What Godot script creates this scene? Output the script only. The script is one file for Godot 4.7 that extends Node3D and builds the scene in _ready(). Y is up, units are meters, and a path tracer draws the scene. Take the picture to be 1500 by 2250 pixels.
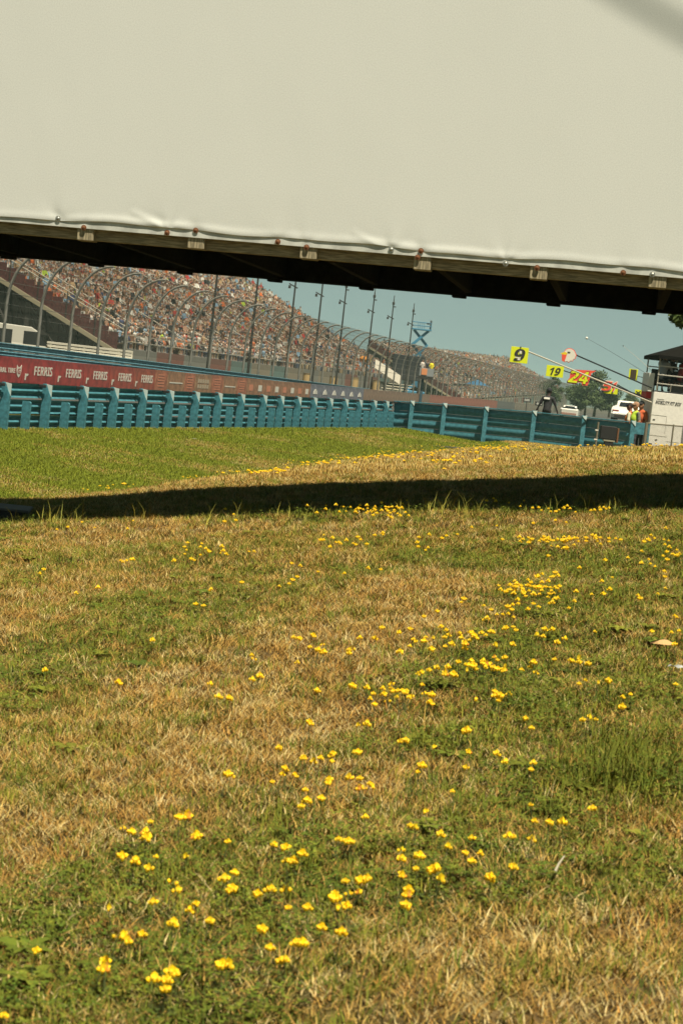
extends Node3D
# A race track seen from a grass bank, through the gap under a raised timber booth wrapped in white vinyl.
# Camera model: a pixel of the 1500 x 2250 photograph gives a direction; depths come from the ground, the wall or known sizes.
const FOCAL := 3923.0
const ROLL := 0.1117
const PITCH := 0.07405
const EYE := Vector3(0, 1.0, 0)
var rng := RandomNumberGenerator.new()
var noise := FastNoiseLite.new()
var noise2 := FastNoiseLite.new()
var mats := {}
var taken := {}
var dry_marks := []
var green_marks := []

# ---------------------------------------------------------------- directions
func ray(px: float, py: float) -> Vector3:
	var dx := px - 750.0
	var dy := py - 1125.0
	var u := dx * cos(ROLL) + dy * sin(ROLL)
	var v := -dx * sin(ROLL) + dy * cos(ROLL)
	var d := Vector3(0, -sin(PITCH), -cos(PITCH)) * FOCAL - Vector3(0, cos(PITCH), -sin(PITCH)) * v + Vector3(u, 0, 0)
	return d / -d.z

func at(px: float, py: float, depth: float) -> Vector3:
	return EYE + ray(px, py) * depth

func to_pixel(p: Vector3) -> Vector2:
	var q := p - EYE
	var z := q.dot(Vector3(0, -sin(PITCH), -cos(PITCH)))
	var u := q.x / z * FOCAL
	var v := -q.dot(Vector3(0, cos(PITCH), -sin(PITCH))) / z * FOCAL
	return Vector2(750.0 + u * cos(ROLL) - v * sin(ROLL), 1125.0 + u * sin(ROLL) + v * cos(ROLL))

func on_ground(px: float, py: float, lift := 0.0) -> Vector3:
	var r := ray(px, py)
	var d := 1.2
	var step := 0.05
	while d < 90.0:
		var p := EYE + r * d
		if p.y < ground(p.x, d) + lift:
			break
		step = 0.02 + d * 0.006
		d += step
	return Vector3(r.x * d, ground(r.x * d, d), -d)

# ---------------------------------------------------------------- the lie of the land (x to the right, d away from the camera)
const FIELD := [[-6.0, -0.12, 0.10], [0.0, 0.0, 0.12], [10.1, 0.255, 0.134], [13.2, 0.24, 0.152], [20.0, 0.06, 0.165], [30.0, -0.3, 0.16], [45.0, -0.62, 0.08], [66.0, -0.75, 0.03], [80.0, -0.95, 0.0], [9000.0, -1.0, 0.0]]
const LIP := [Vector2(-30, 2), Vector2(-12, 8), Vector2(-5, 11.8), Vector2(-2.4, 13.9), Vector2(-1.34, 15), Vector2(-0.23, 18), Vector2(1.0, 26), Vector2(2.0, 32), Vector2(4.5, 45), Vector2(6, 60), Vector2(7, 90)]

func field(x: float, d: float) -> float:
	var xs := 7.0 * tanh(x / 7.0)
	for i in range(1, FIELD.size()):
		if d < FIELD[i][0]:
			var t: float = clampf((d - FIELD[i - 1][0]) / (FIELD[i][0] - FIELD[i - 1][0]), 0, 1)
			return lerpf(FIELD[i - 1][1], FIELD[i][1], t) + lerpf(FIELD[i - 1][2], FIELD[i][2], t) * xs + minf(xs, 0.0) * 0.030 * smoothstep(4.0, 9.0, d) * (1.0 - smoothstep(14.0, 20.0, d))
	return -1.0

func lip_side(x: float, d: float) -> float:
	if x > -2.0 and d < 12.0:
		return -1.0
	var p := Vector2(x, d)
	var best := 1e9
	var sgn := 1.0
	for i in LIP.size() - 1:
		var a: Vector2 = LIP[i]
		var b: Vector2 = LIP[i + 1]
		var c := Geometry2D.get_closest_point_to_segment(p, a, b)
		var l := c.distance_to(p)
		if l < best:
			best = l
			var t := (b - a).normalized()
			sgn = signf(Vector2(-t.y, t.x).dot(p - a))
	return best * sgn

func rail_side(x: float, d: float) -> float:   # metres to the near side of the long guardrail
	return (x + 7.6) * 0.947 - (d - 41.0) * 0.322

func rail_base(d: float) -> float:
	return lerpf(-0.98, -0.66, clampf((d - 40.0) / 28.0, -0.3, 1.0))

func ground(x: float, d: float) -> float:
	if d > 95.0:
		return -1.0
	var h := field(x, d)
	var q := lip_side(x, d)
	if q > 0.0:
		var s := rail_side(x, d)
		var bank := rail_base(d) - 0.05 * clampf(s, 0.0, 14.0)
		var cut := h - 0.36 * q * q / (q + 1.1)
		var k := clampf(0.5 + 0.5 * (cut - bank) / 0.25, 0, 1)
		h = lerpf(bank, cut, k) + 0.25 * k * (1.0 - k)
		if s < 0.0:
			h = lerpf(h, -1.0, clampf(-s / 2.0, 0, 1))
	h = lerpf(h, -1.0, smoothstep(70.0, 90.0, d))
	var near := 1.0 - smoothstep(14.0, 40.0, d)
	h += (noise.get_noise_2d(x * 14.0, d * 14.0) * 0.03 + noise2.get_noise_2d(x * 60.0, d * 60.0) * 0.012) * near * smoothstep(-2.0, 0.0, d)
	return h

# ---------------------------------------------------------------- naming
func numbered(called: String) -> String:
	if not taken.has(called):
		taken[called] = 0
		return called
	taken[called] += 1
	return "%s_%03d" % [called, taken[called]]

func thing(called: String, label: String, category: String, where := Vector3.ZERO, turn := 0.0, group := "") -> Node3D:
	var o := Node3D.new()
	o.name = numbered(called)
	add_child(o)
	o.position = where
	o.rotation.y = turn
	o.set_meta("label", label)
	o.set_meta("category", category)
	if group:
		o.set_meta("group", group)
	return o

func part(called: String, m: Mesh, material: Material, parent: Node, where := Transform3D()) -> MeshInstance3D:
	var o := MeshInstance3D.new()
	o.name = called if parent != self else numbered(called)
	o.mesh = m
	if material:
		o.material_override = material
	o.transform = where
	parent.add_child(o, true)
	return o

func structure(called: String, m: Mesh, material: Material) -> MeshInstance3D:
	var o := part(called, m, material, self)
	o.set_meta("kind", "structure")
	return o

# ---------------------------------------------------------------- materials (colours given as linear reflectance)
func noise_texture(scale: float, dark: float, seed_: int, contrast := 1.0, size := 512) -> NoiseTexture2D:
	var n := FastNoiseLite.new()
	n.seed = seed_
	n.noise_type = FastNoiseLite.TYPE_SIMPLEX_SMOOTH
	n.frequency = scale
	n.fractal_octaves = 5
	n.fractal_gain = 0.6
	var t := NoiseTexture2D.new()
	t.width = size
	t.height = size
	t.seamless = true
	t.noise = n
	var g := Gradient.new()
	g.set_color(0, Color(dark, dark, dark))
	g.set_color(1, Color(1, 1, 1))
	g.set_offset(0, 0.5 - 0.35 / contrast)
	g.set_offset(1, 0.5 + 0.35 / contrast)
	t.color_ramp = g
	return t

func paint(key: String, r: float, g: float, b: float, rough := 0.7, metal := 0.0, texture = null, scale := 1.0) -> StandardMaterial3D:
	if mats.has(key):
		return mats[key]
	var m := StandardMaterial3D.new()
	m.resource_name = key
	m.albedo_color = Color(r, g, b).linear_to_srgb()
	m.roughness = rough
	m.metallic = metal
	if texture:
		m.albedo_texture = texture
		m.uv1_triplanar = true
		m.uv1_scale = Vector3.ONE * scale
	mats[key] = m
	return m

func vertex_paint(key: String, rough := 0.8) -> StandardMaterial3D:
	if not mats.has(key):
		var m := StandardMaterial3D.new()
		m.resource_name = key
		m.vertex_color_use_as_albedo = true
		m.roughness = rough
		mats[key] = m
	return mats[key]

# ---------------------------------------------------------------- mesh building
class Shape:
	var v := PackedVector3Array()
	var n := PackedVector3Array()
	var c := PackedColorArray()
	var i := PackedInt32Array()
	var tint := Color.WHITE
	func tri(a: Vector3, b: Vector3, d: Vector3) -> void:
		var k := v.size()
		var m := (d - a).cross(b - a).normalized()
		v.append_array(PackedVector3Array([a, b, d]))
		n.append_array(PackedVector3Array([m, m, m]))
		c.append_array(PackedColorArray([tint, tint, tint]))
		i.append_array(PackedInt32Array([k, k + 1, k + 2]))
	func quad(a: Vector3, b: Vector3, d: Vector3, e: Vector3) -> void:
		tri(a, b, d)
		tri(a, d, e)
	func box(center: Vector3, size: Vector3, b := Basis(), bevel := 0.0) -> void:
		var h := size / 2.0
		var k := bevel
		if k <= 0.0:
			var p := []
			for s in 8:
				p.append(center + b * (h * Vector3(1 if s & 1 else -1, 1 if s & 2 else -1, 1 if s & 4 else -1)))
			quad(p[4], p[6], p[7], p[5])
			quad(p[1], p[3], p[2], p[0])
			quad(p[0], p[2], p[6], p[4])
			quad(p[5], p[7], p[3], p[1])
			quad(p[2], p[3], p[7], p[6])
			quad(p[4], p[5], p[1], p[0])
			return
		for ax in 3:      # faces shrunk by the bevel, then strips along the edges and the corners
			for sg in [-1.0, 1.0]:
				var q := []
				for s in [[-1, -1], [1, -1], [1, 1], [-1, 1]]:
					var w := Vector3.ZERO
					w[ax] = sg * h[ax]
					w[(ax + 1) % 3] = s[0] * (h[(ax + 1) % 3] - k)
					w[(ax + 2) % 3] = s[1] * (h[(ax + 2) % 3] - k)
					q.append(center + b * w)
				if sg > 0:
					q.reverse()
				quad(q[0], q[1], q[2], q[3])
		for ax in 3:
			var o1 := (ax + 1) % 3
			var o2 := (ax + 2) % 3
			for s1 in [-1.0, 1.0]:
				for s2 in [-1.0, 1.0]:
					var q := []
					for e in [[-1.0, 0], [1.0, 0], [1.0, 1], [-1.0, 1]]:
						var w := Vector3.ZERO
						w[ax] = e[0] * (h[ax] - k)
						w[o1] = s1 * (h[o1] if e[1] == 0 else h[o1] - k)
						w[o2] = s2 * (h[o2] - k if e[1] == 0 else h[o2])
						q.append(center + b * w)
					if s1 * s2 > 0:
						q.reverse()
					quad(q[0], q[1], q[2], q[3])
	func tube(path: Array, r0: float, r1: float, sides := 6, cap := true) -> void:
		var first := v.size()
		var count := path.size()
		for k in count:
			var d: Vector3 = (path[mini(k + 1, count - 1)] - path[maxi(k - 1, 0)]).normalized()
			var a := d.cross(Vector3(0.31, 0.2, 0.93)).normalized()
			if a.length() < 0.5:
				a = d.cross(Vector3.UP).normalized()
			var b := d.cross(a)
			var r := lerpf(r0, r1, float(k) / maxf(count - 1, 1))
			for s in sides:
				var w := TAU * s / sides
				var o := a * cos(w) + b * sin(w)
				v.append(path[k] + o * r)
				n.append(o)
				c.append(tint)
		for k in count - 1:
			for s in sides:
				var p := first + k * sides + s
				var q := first + k * sides + (s + 1) % sides
				i.append_array(PackedInt32Array([p, q + sides, q, p, p + sides, q + sides]))
		if cap:
			for e in [0, count - 1]:
				for s in range(1, sides - 1):
					var f := first + int(e) * sides
					tri(v[f], v[f + s], v[f + s + 1])
	func prism(outline: Array, depth: float, b := Basis(), at := Vector3.ZERO, shrink := 0.0, bevel := 0.0) -> void:
		# outline in the plane x, y; drawn out along z from -depth / 2 to depth / 2
		var rings := [[-depth / 2.0, shrink], [depth / 2.0, shrink]]
		if bevel > 0.0:
			rings = [[-depth / 2.0, shrink], [-depth / 2.0 + bevel, 0.0], [depth / 2.0 - bevel, 0.0], [depth / 2.0, shrink]]
		var mid := Vector2.ZERO
		for p in outline:
			mid += p / outline.size()
		var poly := PackedVector2Array(outline)
		var flat := Geometry2D.triangulate_polygon(poly)
		var spots := []
		for r in rings:
			var l := []
			for p in outline:
				var q: Vector2 = mid + (p - mid) * (1.0 - r[1])
				l.append(at + b * Vector3(q.x, q.y, r[0]))
			spots.append(l)
		for k in range(0, flat.size(), 3):
			tri(spots[0][flat[k]], spots[0][flat[k + 1]], spots[0][flat[k + 2]])
			var z: Array = spots[spots.size() - 1]
			tri(z[flat[k]], z[flat[k + 2]], z[flat[k + 1]])
		for r in spots.size() - 1:
			for k in outline.size():
				var e := (k + 1) % outline.size()
				quad(spots[r][k], spots[r][e], spots[r + 1][e], spots[r + 1][k])
	func ball(center: Vector3, r: Vector3, rings := 6, sides := 8) -> void:
		var first := v.size()
		for a in rings + 1:
			for s in sides:
				var t := PI * a / rings
				var w := TAU * s / sides
				var o := Vector3(sin(t) * cos(w), cos(t), sin(t) * sin(w))
				v.append(center + o * r)
				n.append((o / r).normalized())
				c.append(tint)
		for a in rings:
			for s in sides:
				var p := first + a * sides + s
				var q := first + a * sides + (s + 1) % sides
				i.append_array(PackedInt32Array([p, q + sides, q, p, p + sides, q + sides]))
	func add(vv: PackedVector3Array, nn: PackedVector3Array, cc: PackedColorArray, ii: PackedInt32Array, t: Transform3D) -> void:
		var k := v.size()
		v.append_array(t * vv)
		var tb := Transform3D(t.basis, Vector3.ZERO)
		n.append_array(tb * nn)
		c.append_array(cc)
		for e in ii:
			i.append(e + k)
	func mesh() -> ArrayMesh:
		var a := []
		a.resize(Mesh.ARRAY_MAX)
		a[Mesh.ARRAY_VERTEX] = v
		a[Mesh.ARRAY_NORMAL] = n
		a[Mesh.ARRAY_COLOR] = c
		a[Mesh.ARRAY_INDEX] = i
		var m := ArrayMesh.new()
		m.add_surface_from_arrays(Mesh.PRIMITIVE_TRIANGLES, a)
		return m

func box_mesh(size: Vector3, bevel := 0.0, center := Vector3.ZERO) -> ArrayMesh:
	var s := Shape.new()
	s.box(center, size, Basis(), bevel)
	return s.mesh()

func tube_mesh(path: Array, r0: float, r1 := -1.0, sides := 6) -> ArrayMesh:
	var s := Shape.new()
	s.tube(path, r0, r0 if r1 < 0 else r1, sides)
	return s.mesh()

func look_basis(along: Vector3) -> Basis:   # x along the given direction, y up
	var x := along.normalized()
	var z := x.cross(Vector3.UP).normalized()
	return Basis(x, z.cross(x), z)

var bold: SystemFont
func letters(text: String, height: float, depth := 0.01) -> TextMesh:
	var t := TextMesh.new()
	t.font = bold
	t.text = text
	t.font_size = 64
	t.pixel_size = height / 46.0
	t.depth = depth
	return t

# ---------------------------------------------------------------- bodies: tapered bones joined smoothly and meshed as surface nets
# a bone is [a, b, radius at a, radius at b, colour index]
func body(bones: Array, cell: float, k: float) -> Dictionary:
	var lo := Vector3.ONE * 1e9
	var hi := -lo
	for b in bones:
		var r: float = maxf(b[2], b[3]) + cell * 2.5
		for e in [b[0], b[1]]:
			lo = lo.min(e - Vector3.ONE * r)
			hi = hi.max(e + Vector3.ONE * r)
	var nx := int((hi.x - lo.x) / cell) + 2
	var ny := int((hi.y - lo.y) / cell) + 2
	var nz := int((hi.z - lo.z) / cell) + 2
	var f := PackedFloat32Array()
	f.resize(nx * ny * nz)
	f.fill(10.0)
	var who := PackedInt32Array()
	who.resize(nx * ny * nz)
	var low := f.duplicate()
	for b in bones:
		var a: Vector3 = b[0]
		var e: Vector3 = b[1]
		var ra: float = b[2]
		var rb: float = b[3]
		var reach := maxf(ra, rb) + maxf(k, cell * 2.5)
		var p0 := ((a.min(e) - Vector3.ONE * reach - lo) / cell).floor().max(Vector3.ZERO)
		var p1 := ((a.max(e) + Vector3.ONE * reach - lo) / cell).ceil()
		var ab := e - a
		var l2 := maxf(ab.length_squared(), 1e-9)
		for z in range(int(p0.z), mini(int(p1.z) + 1, nz)):
			for y in range(int(p0.y), mini(int(p1.y) + 1, ny)):
				for x in range(int(p0.x), mini(int(p1.x) + 1, nx)):
					var p := lo + Vector3(x, y, z) * cell
					var t := clampf((p - a).dot(ab) / l2, 0.0, 1.0)
					var d := p.distance_to(a + ab * t) - lerpf(ra, rb, t)
					var at_ := (z * ny + y) * nx + x
					if d < low[at_]:
						low[at_] = d
						who[at_] = b[4]
					var o := f[at_]
					var h := clampf(0.5 + 0.5 * (o - d) / k, 0.0, 1.0)
					f[at_] = lerpf(o, d, h) - k * h * (1.0 - h) if o < 9.0 else d
	var index := {}
	var v := PackedVector3Array()
	var n := PackedVector3Array()
	var w := PackedInt32Array()
	var corner := [0, 1, nx, nx + 1, nx * ny, nx * ny + 1, nx * ny + nx, nx * ny + nx + 1]
	var off := [Vector3(0, 0, 0), Vector3(1, 0, 0), Vector3(0, 1, 0), Vector3(1, 1, 0), Vector3(0, 0, 1), Vector3(1, 0, 1), Vector3(0, 1, 1), Vector3(1, 1, 1)]
	var edges := [[0, 1], [2, 3], [4, 5], [6, 7], [0, 2], [1, 3], [4, 6], [5, 7], [0, 4], [1, 5], [2, 6], [3, 7]]
	for z in nz - 1:
		for y in ny - 1:
			for x in nx - 1:
				var base := (z * ny + y) * nx + x
				var mask := 0
				for q in 8:
					if f[base + corner[q]] < 0.0:
						mask |= 1 << q
				if mask == 0 or mask == 255:
					continue
				var sum := Vector3.ZERO
				var count := 0
				for e in edges:
					var fa := f[base + corner[e[0]]]
					var fb := f[base + corner[e[1]]]
					if (fa < 0.0) != (fb < 0.0):
						sum += off[e[0]].lerp(off[e[1]], fa / (fa - fb))
						count += 1
				var g := Vector3.ZERO
				for q in 8:
					g += (off[q] * 2.0 - Vector3.ONE) * clampf(f[base + corner[q]], -1, 1)
				var nearest := 0
				for q in 8:
					if low[base + corner[q]] < low[base + corner[nearest]]:
						nearest = q
				index[base] = v.size()
				v.append(lo + (Vector3(x, y, z) + sum / count) * cell)
				n.append(g.normalized())
				w.append(who[base + corner[nearest]])
	var i := PackedInt32Array()
	var steps := [1, nx, nx * ny]
	for base in index:
		for ax in 3:
			var s0: int = steps[ax]
			var s1: int = steps[(ax + 1) % 3]
			var s2: int = steps[(ax + 2) % 3]
			var fa := f[base]
			var fb := f[base + s0]
			if (fa < 0.0) == (fb < 0.0):
				continue
			if not (index.has(base - s1) and index.has(base - s2) and index.has(base - s1 - s2)):
				continue
			var q := [index[base], index[base - s1], index[base - s1 - s2], index[base - s2]]
			if fa < 0.0:
				q.reverse()
			i.append_array(PackedInt32Array([q[0], q[1], q[2], q[0], q[2], q[3]]))
	return {"v": v, "n": n, "w": w, "i": i}

func body_mesh(b: Dictionary, colors: Array) -> ArrayMesh:
	var s := Shape.new()
	s.v = b.v
	s.n = b.n
	s.i = b.i
	for q in b.w:
		s.c.append(colors[q])
	return s.mesh()

# ---------------------------------------------------------------- the scene
func _ready() -> void:
	rng.seed = 7
	noise.seed = 3
	noise.frequency = 0.05
	noise2.seed = 11
	noise2.frequency = 0.05
	set_camera()
	set_sky_and_sun()
	bold = SystemFont.new()
	bold.font_names = PackedStringArray(["Droid Sans"])
	bold.font_weight = 700
	make_marks()
	make_ground()
	make_booth()
	make_background()
	make_grass()
	make_flowers()

func set_camera() -> void:
	var cam := Camera3D.new()
	cam.name = "camera"
	var up := Vector3(0, cos(PITCH), -sin(PITCH))
	var back := Vector3(0, sin(PITCH), cos(PITCH))
	cam.transform = Transform3D(Basis(Vector3.RIGHT * cos(ROLL) + up * sin(ROLL), up * cos(ROLL) - Vector3.RIGHT * sin(ROLL), back), EYE)
	cam.fov = rad_to_deg(2.0 * atan(1125.0 / FOCAL))
	cam.near = 0.05
	cam.far = 6000.0
	var glass := CameraAttributesPhysical.new()
	glass.frustum_focal_length = 12.0 / tan(deg_to_rad(cam.fov) / 2.0)
	glass.frustum_focus_distance = 16.0
	glass.frustum_near = 0.05
	glass.frustum_far = 6000.0
	glass.exposure_aperture = 10.0
	cam.attributes = glass
	add_child(cam)
	cam.current = true

func set_sky_and_sun() -> void:
	var env := Environment.new()
	env.background_mode = Environment.BG_SKY
	var sky := Sky.new()
	var s := ProceduralSkyMaterial.new()
	s.sky_top_color = Color(0.056, 0.084, 0.086).linear_to_srgb()
	s.sky_horizon_color = Color(0.205, 0.280, 0.258).linear_to_srgb()
	s.sky_curve = 0.25
	s.ground_bottom_color = Color(0.06, 0.055, 0.03).linear_to_srgb()
	s.ground_horizon_color = Color(0.12, 0.12, 0.08).linear_to_srgb()
	s.sun_angle_max = 1.0
	sky.sky_material = s
	env.sky = sky
	env.tonemap_mode = Environment.TONE_MAPPER_LINEAR
	env.tonemap_exposure = 1.55
	env.sdfgi_enabled = true
	env.ssao_enabled = true
	env.ssil_enabled = true
	env.fog_enabled = true
	env.fog_density = 0.00025
	env.fog_light_color = Color(0.56, 0.66, 0.61)
	var w := WorldEnvironment.new()
	w.name = "environment"
	w.environment = env
	add_child(w)
	var sun := DirectionalLight3D.new()
	sun.name = "sun"
	sun.light_energy = 1.6
	sun.light_color = Color(1.0, 0.955, 0.86)
	sun.light_angular_distance = 0.53
	sun.shadow_enabled = true
	add_child(sun)
	sun.look_at_from_position(Vector3.ZERO, SUN)

const SUN := Vector3(-0.18, -0.92, -0.35)   # the way sunlight travels: high, from behind the camera's right shoulder

# ---------------------------------------------------------------- ground
func mark(list: Array, x0: float, y0: float, x1: float, y1: float, wide: float, strength: float) -> void:
	var a := on_ground(x0, y0)
	var b := on_ground(x1, y1)
	list.append([Vector2(a.x, -a.z), Vector2(b.x, -b.z), wide, strength])

func make_marks() -> void:
	for q in [[0, 1380, 210, 1290, 0.35, 0.6], [60, 1860, 450, 1690, 0.14, 0.6], [430, 1690, 680, 1560, 0.16, 0.55], [700, 1480, 1000, 1360, 0.25, 0.4], [820, 1340, 1050, 1280, 0.35, 0.6],
			[0, 1650, 460, 1500, 0.2, 0.35], [440, 1500, 800, 1370, 0.25, 0.35], [640, 1570, 1000, 1400, 0.2, 0.35], [760, 1600, 960, 1560, 0.16, 0.5], [760, 1730, 900, 1690, 0.13, 0.45], [900, 2160, 1250, 2060, 0.10, 0.35], [1200, 2240, 1500, 2180, 0.10, 0.7],
			[1400, 1790, 1500, 1840, 0.10, 0.6], [250, 1170, 700, 1170, 0.45, 0.35], [0, 1200, 200, 1180, 0.4, 0.3], [700, 1230, 850, 1260, 0.3, 0.3], [0, 1930, 130, 1850, 0.12, 0.5], [1330, 2010, 1500, 2050, 0.1, 0.4], [860, 1040, 1500, 1010, 3.0, 0.6], [900, 1020, 1500, 980, 4.0, 0.6], [1100, 1180, 1250, 1150, 0.3, 0.3], [600, 2120, 900, 2230, 0.1, 0.3]]:
		mark(dry_marks, q[0], q[1], q[2], q[3], q[4], q[5])
	for q in [[0, 2060, 230, 1960, 0.14, 0.7], [0, 2230, 420, 2200, 0.14, 0.5], [1300, 1750, 1460, 1690, 0.2, 0.8], [830, 1510, 1150, 1470, 0.2, 0.6], [1050, 1440, 1200, 1300, 0.25, 0.6], [1200, 1240, 1450, 1230, 0.35, 0.5],
			[60, 1470, 330, 1340, 0.4, 0.35], [830, 1250, 1060, 1240, 0.3, 0.5], [1250, 1960, 1440, 1920, 0.12, 0.7], [560, 1900, 1000, 1870, 0.16, 0.35], [650, 1980, 1000, 1960, 0.13, 0.3], [300, 1900, 520, 1860, 0.13, 0.4], [850, 1640, 1000, 1630, 0.15, 0.45], [1150, 1560, 1400, 1530, 0.25, 0.3], [750, 1130, 1500, 1120, 0.35, 0.35], [0, 1000, 800, 960, 8.0, 0.7], [0, 1060, 300, 1050, 4.0, 0.5]]:
		mark(green_marks, q[0], q[1], q[2], q[3], q[4], q[5])

func dryness(x: float, d: float) -> float:
	var p := Vector2(x, d)
	var w := 0.50 + noise.get_noise_2d(x * 16.0, d * 10.0) * 0.34 + noise2.get_noise_2d(x * 55.0, d * 40.0) * 0.30
	for list in [dry_marks, green_marks]:
		var sgn := 1.0 if list == dry_marks else -1.0
		for m in list:
			if absf(p.y - m[0].y) > m[2] * 2.3 + absf(m[0].y - m[1].y) or absf(p.x - m[0].x) > m[2] * 2.3 + absf(m[0].x - m[1].x):
				continue
			var l: float = Geometry2D.get_closest_point_to_segment(p, m[0], m[1]).distance_to(p) / m[2]
			if l < 2.2:
				w += sgn * m[3] * 1.15 * exp(-l * l)
	if d > 16.0:
		var q := lip_side(x, d)
		w = lerpf(w, clampf(0.02 + noise.get_noise_2d(x * 4.0, d * 4.0) * 0.9 + 0.05 * clampf(6.0 - rail_side(x, d), -4, 0) * -1.0, 0, 1) if q > 0.5 else 0.82 + noise.get_noise_2d(x * 5.0, d * 5.0) * 0.5, smoothstep(14.0, 17.0, d))
	return clampf(w, 0.0, 1.0)

func make_ground() -> void:
	var xs := []
	var ds := []
	var x := 0.0
	var step := 0.06
	while x < 2500.0:
		xs.append(x)
		if x > 0.0:
			xs.push_front(-x)
		if x > 3.0:
			step *= 1.09
		x += step
	var d := -6.0
	step = 0.07
	while d < 4000.0:
		ds.append(d)
		if d > 16.0:
			step *= 1.03
		if d > 90.0:
			step *= 1.2
		d += step if d > 1.0 else 0.3
	var s := Shape.new()
	var soil := Color(0.17, 0.115, 0.05)
	var moss := Color(0.085, 0.083, 0.022)
	for dd in ds:
		for xx in xs:
			s.v.append(Vector3(xx, ground(xx, dd), -dd))
			var w := dryness(xx, dd) if dd < 95.0 else 0.6
			s.c.append(moss.lerp(soil, w) * (1.0 + 0.5 * noise2.get_noise_2d(xx * 200.0, dd * 200.0)))
	var nx := xs.size()
	s.n.resize(s.v.size())
	for j in ds.size():
		for i in nx:
			var l := s.v[j * nx + maxi(i - 1, 0)]
			var r := s.v[j * nx + mini(i + 1, nx - 1)]
			var n := s.v[maxi(j - 1, 0) * nx + i]
			var f := s.v[mini(j + 1, ds.size() - 1) * nx + i]
			s.n[j * nx + i] = (r - l).cross(f - n).normalized()
	for j in ds.size() - 1:
		for i in nx - 1:
			var k := j * nx + i
			s.i.append_array(PackedInt32Array([k, k + nx, k + nx + 1, k, k + nx + 1, k + 1]))
	var m := vertex_paint("turf", 0.95)
	m.albedo_texture = noise_texture(0.03, 0.55, 5)
	m.uv1_triplanar = true
	m.uv1_scale = Vector3.ONE * 0.9
	m.metallic_specular = 0.2
	structure("ground", s.mesh(), m)
	var asphalt := paint("asphalt", 0.075, 0.07, 0.062, 0.9, 0.0, noise_texture(0.05, 0.7, 8), 0.25)
	var t := Shape.new()      # the track and the pit lane, level by the wall and rising to the right further on
	var offs := [-0.4, 4.0, 9.0, 12.0, 15.0, 18.0, 21.0, 24.0, 28.0, 32.0, 36.5, 60.0, 200.0]
	var dd_ := [-60.0, -20.0, 20.0, 41.0, 60.0, 70.0, 76.0, 80.0, 85.0, 90.0, 96.0, 102.0, 108.0, 140.0, 200.0, 320.0, 500.0, 800.0]
	for dep in dd_:
		for w in offs:
			var right: float = -31.6 + 0.197 * dep + w
			var limit: float = 2000.0 if dep > 69.0 else (-12.5 + (dep - 41.0) * 0.34)
			right = minf(right, limit)
			t.v.append(Vector3(right, pit_height(right, dep), -dep))
			t.n.append(Vector3.UP)
			t.c.append(Color.WHITE)
	var cols := offs.size()
	for r in dd_.size() - 1:
		for c in cols - 1:
			var k := r * cols + c
			t.i.append_array(PackedInt32Array([k, k + cols, k + cols + 1, k, k + cols + 1, k + 1]))
	structure("track", t.mesh(), asphalt)

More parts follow.
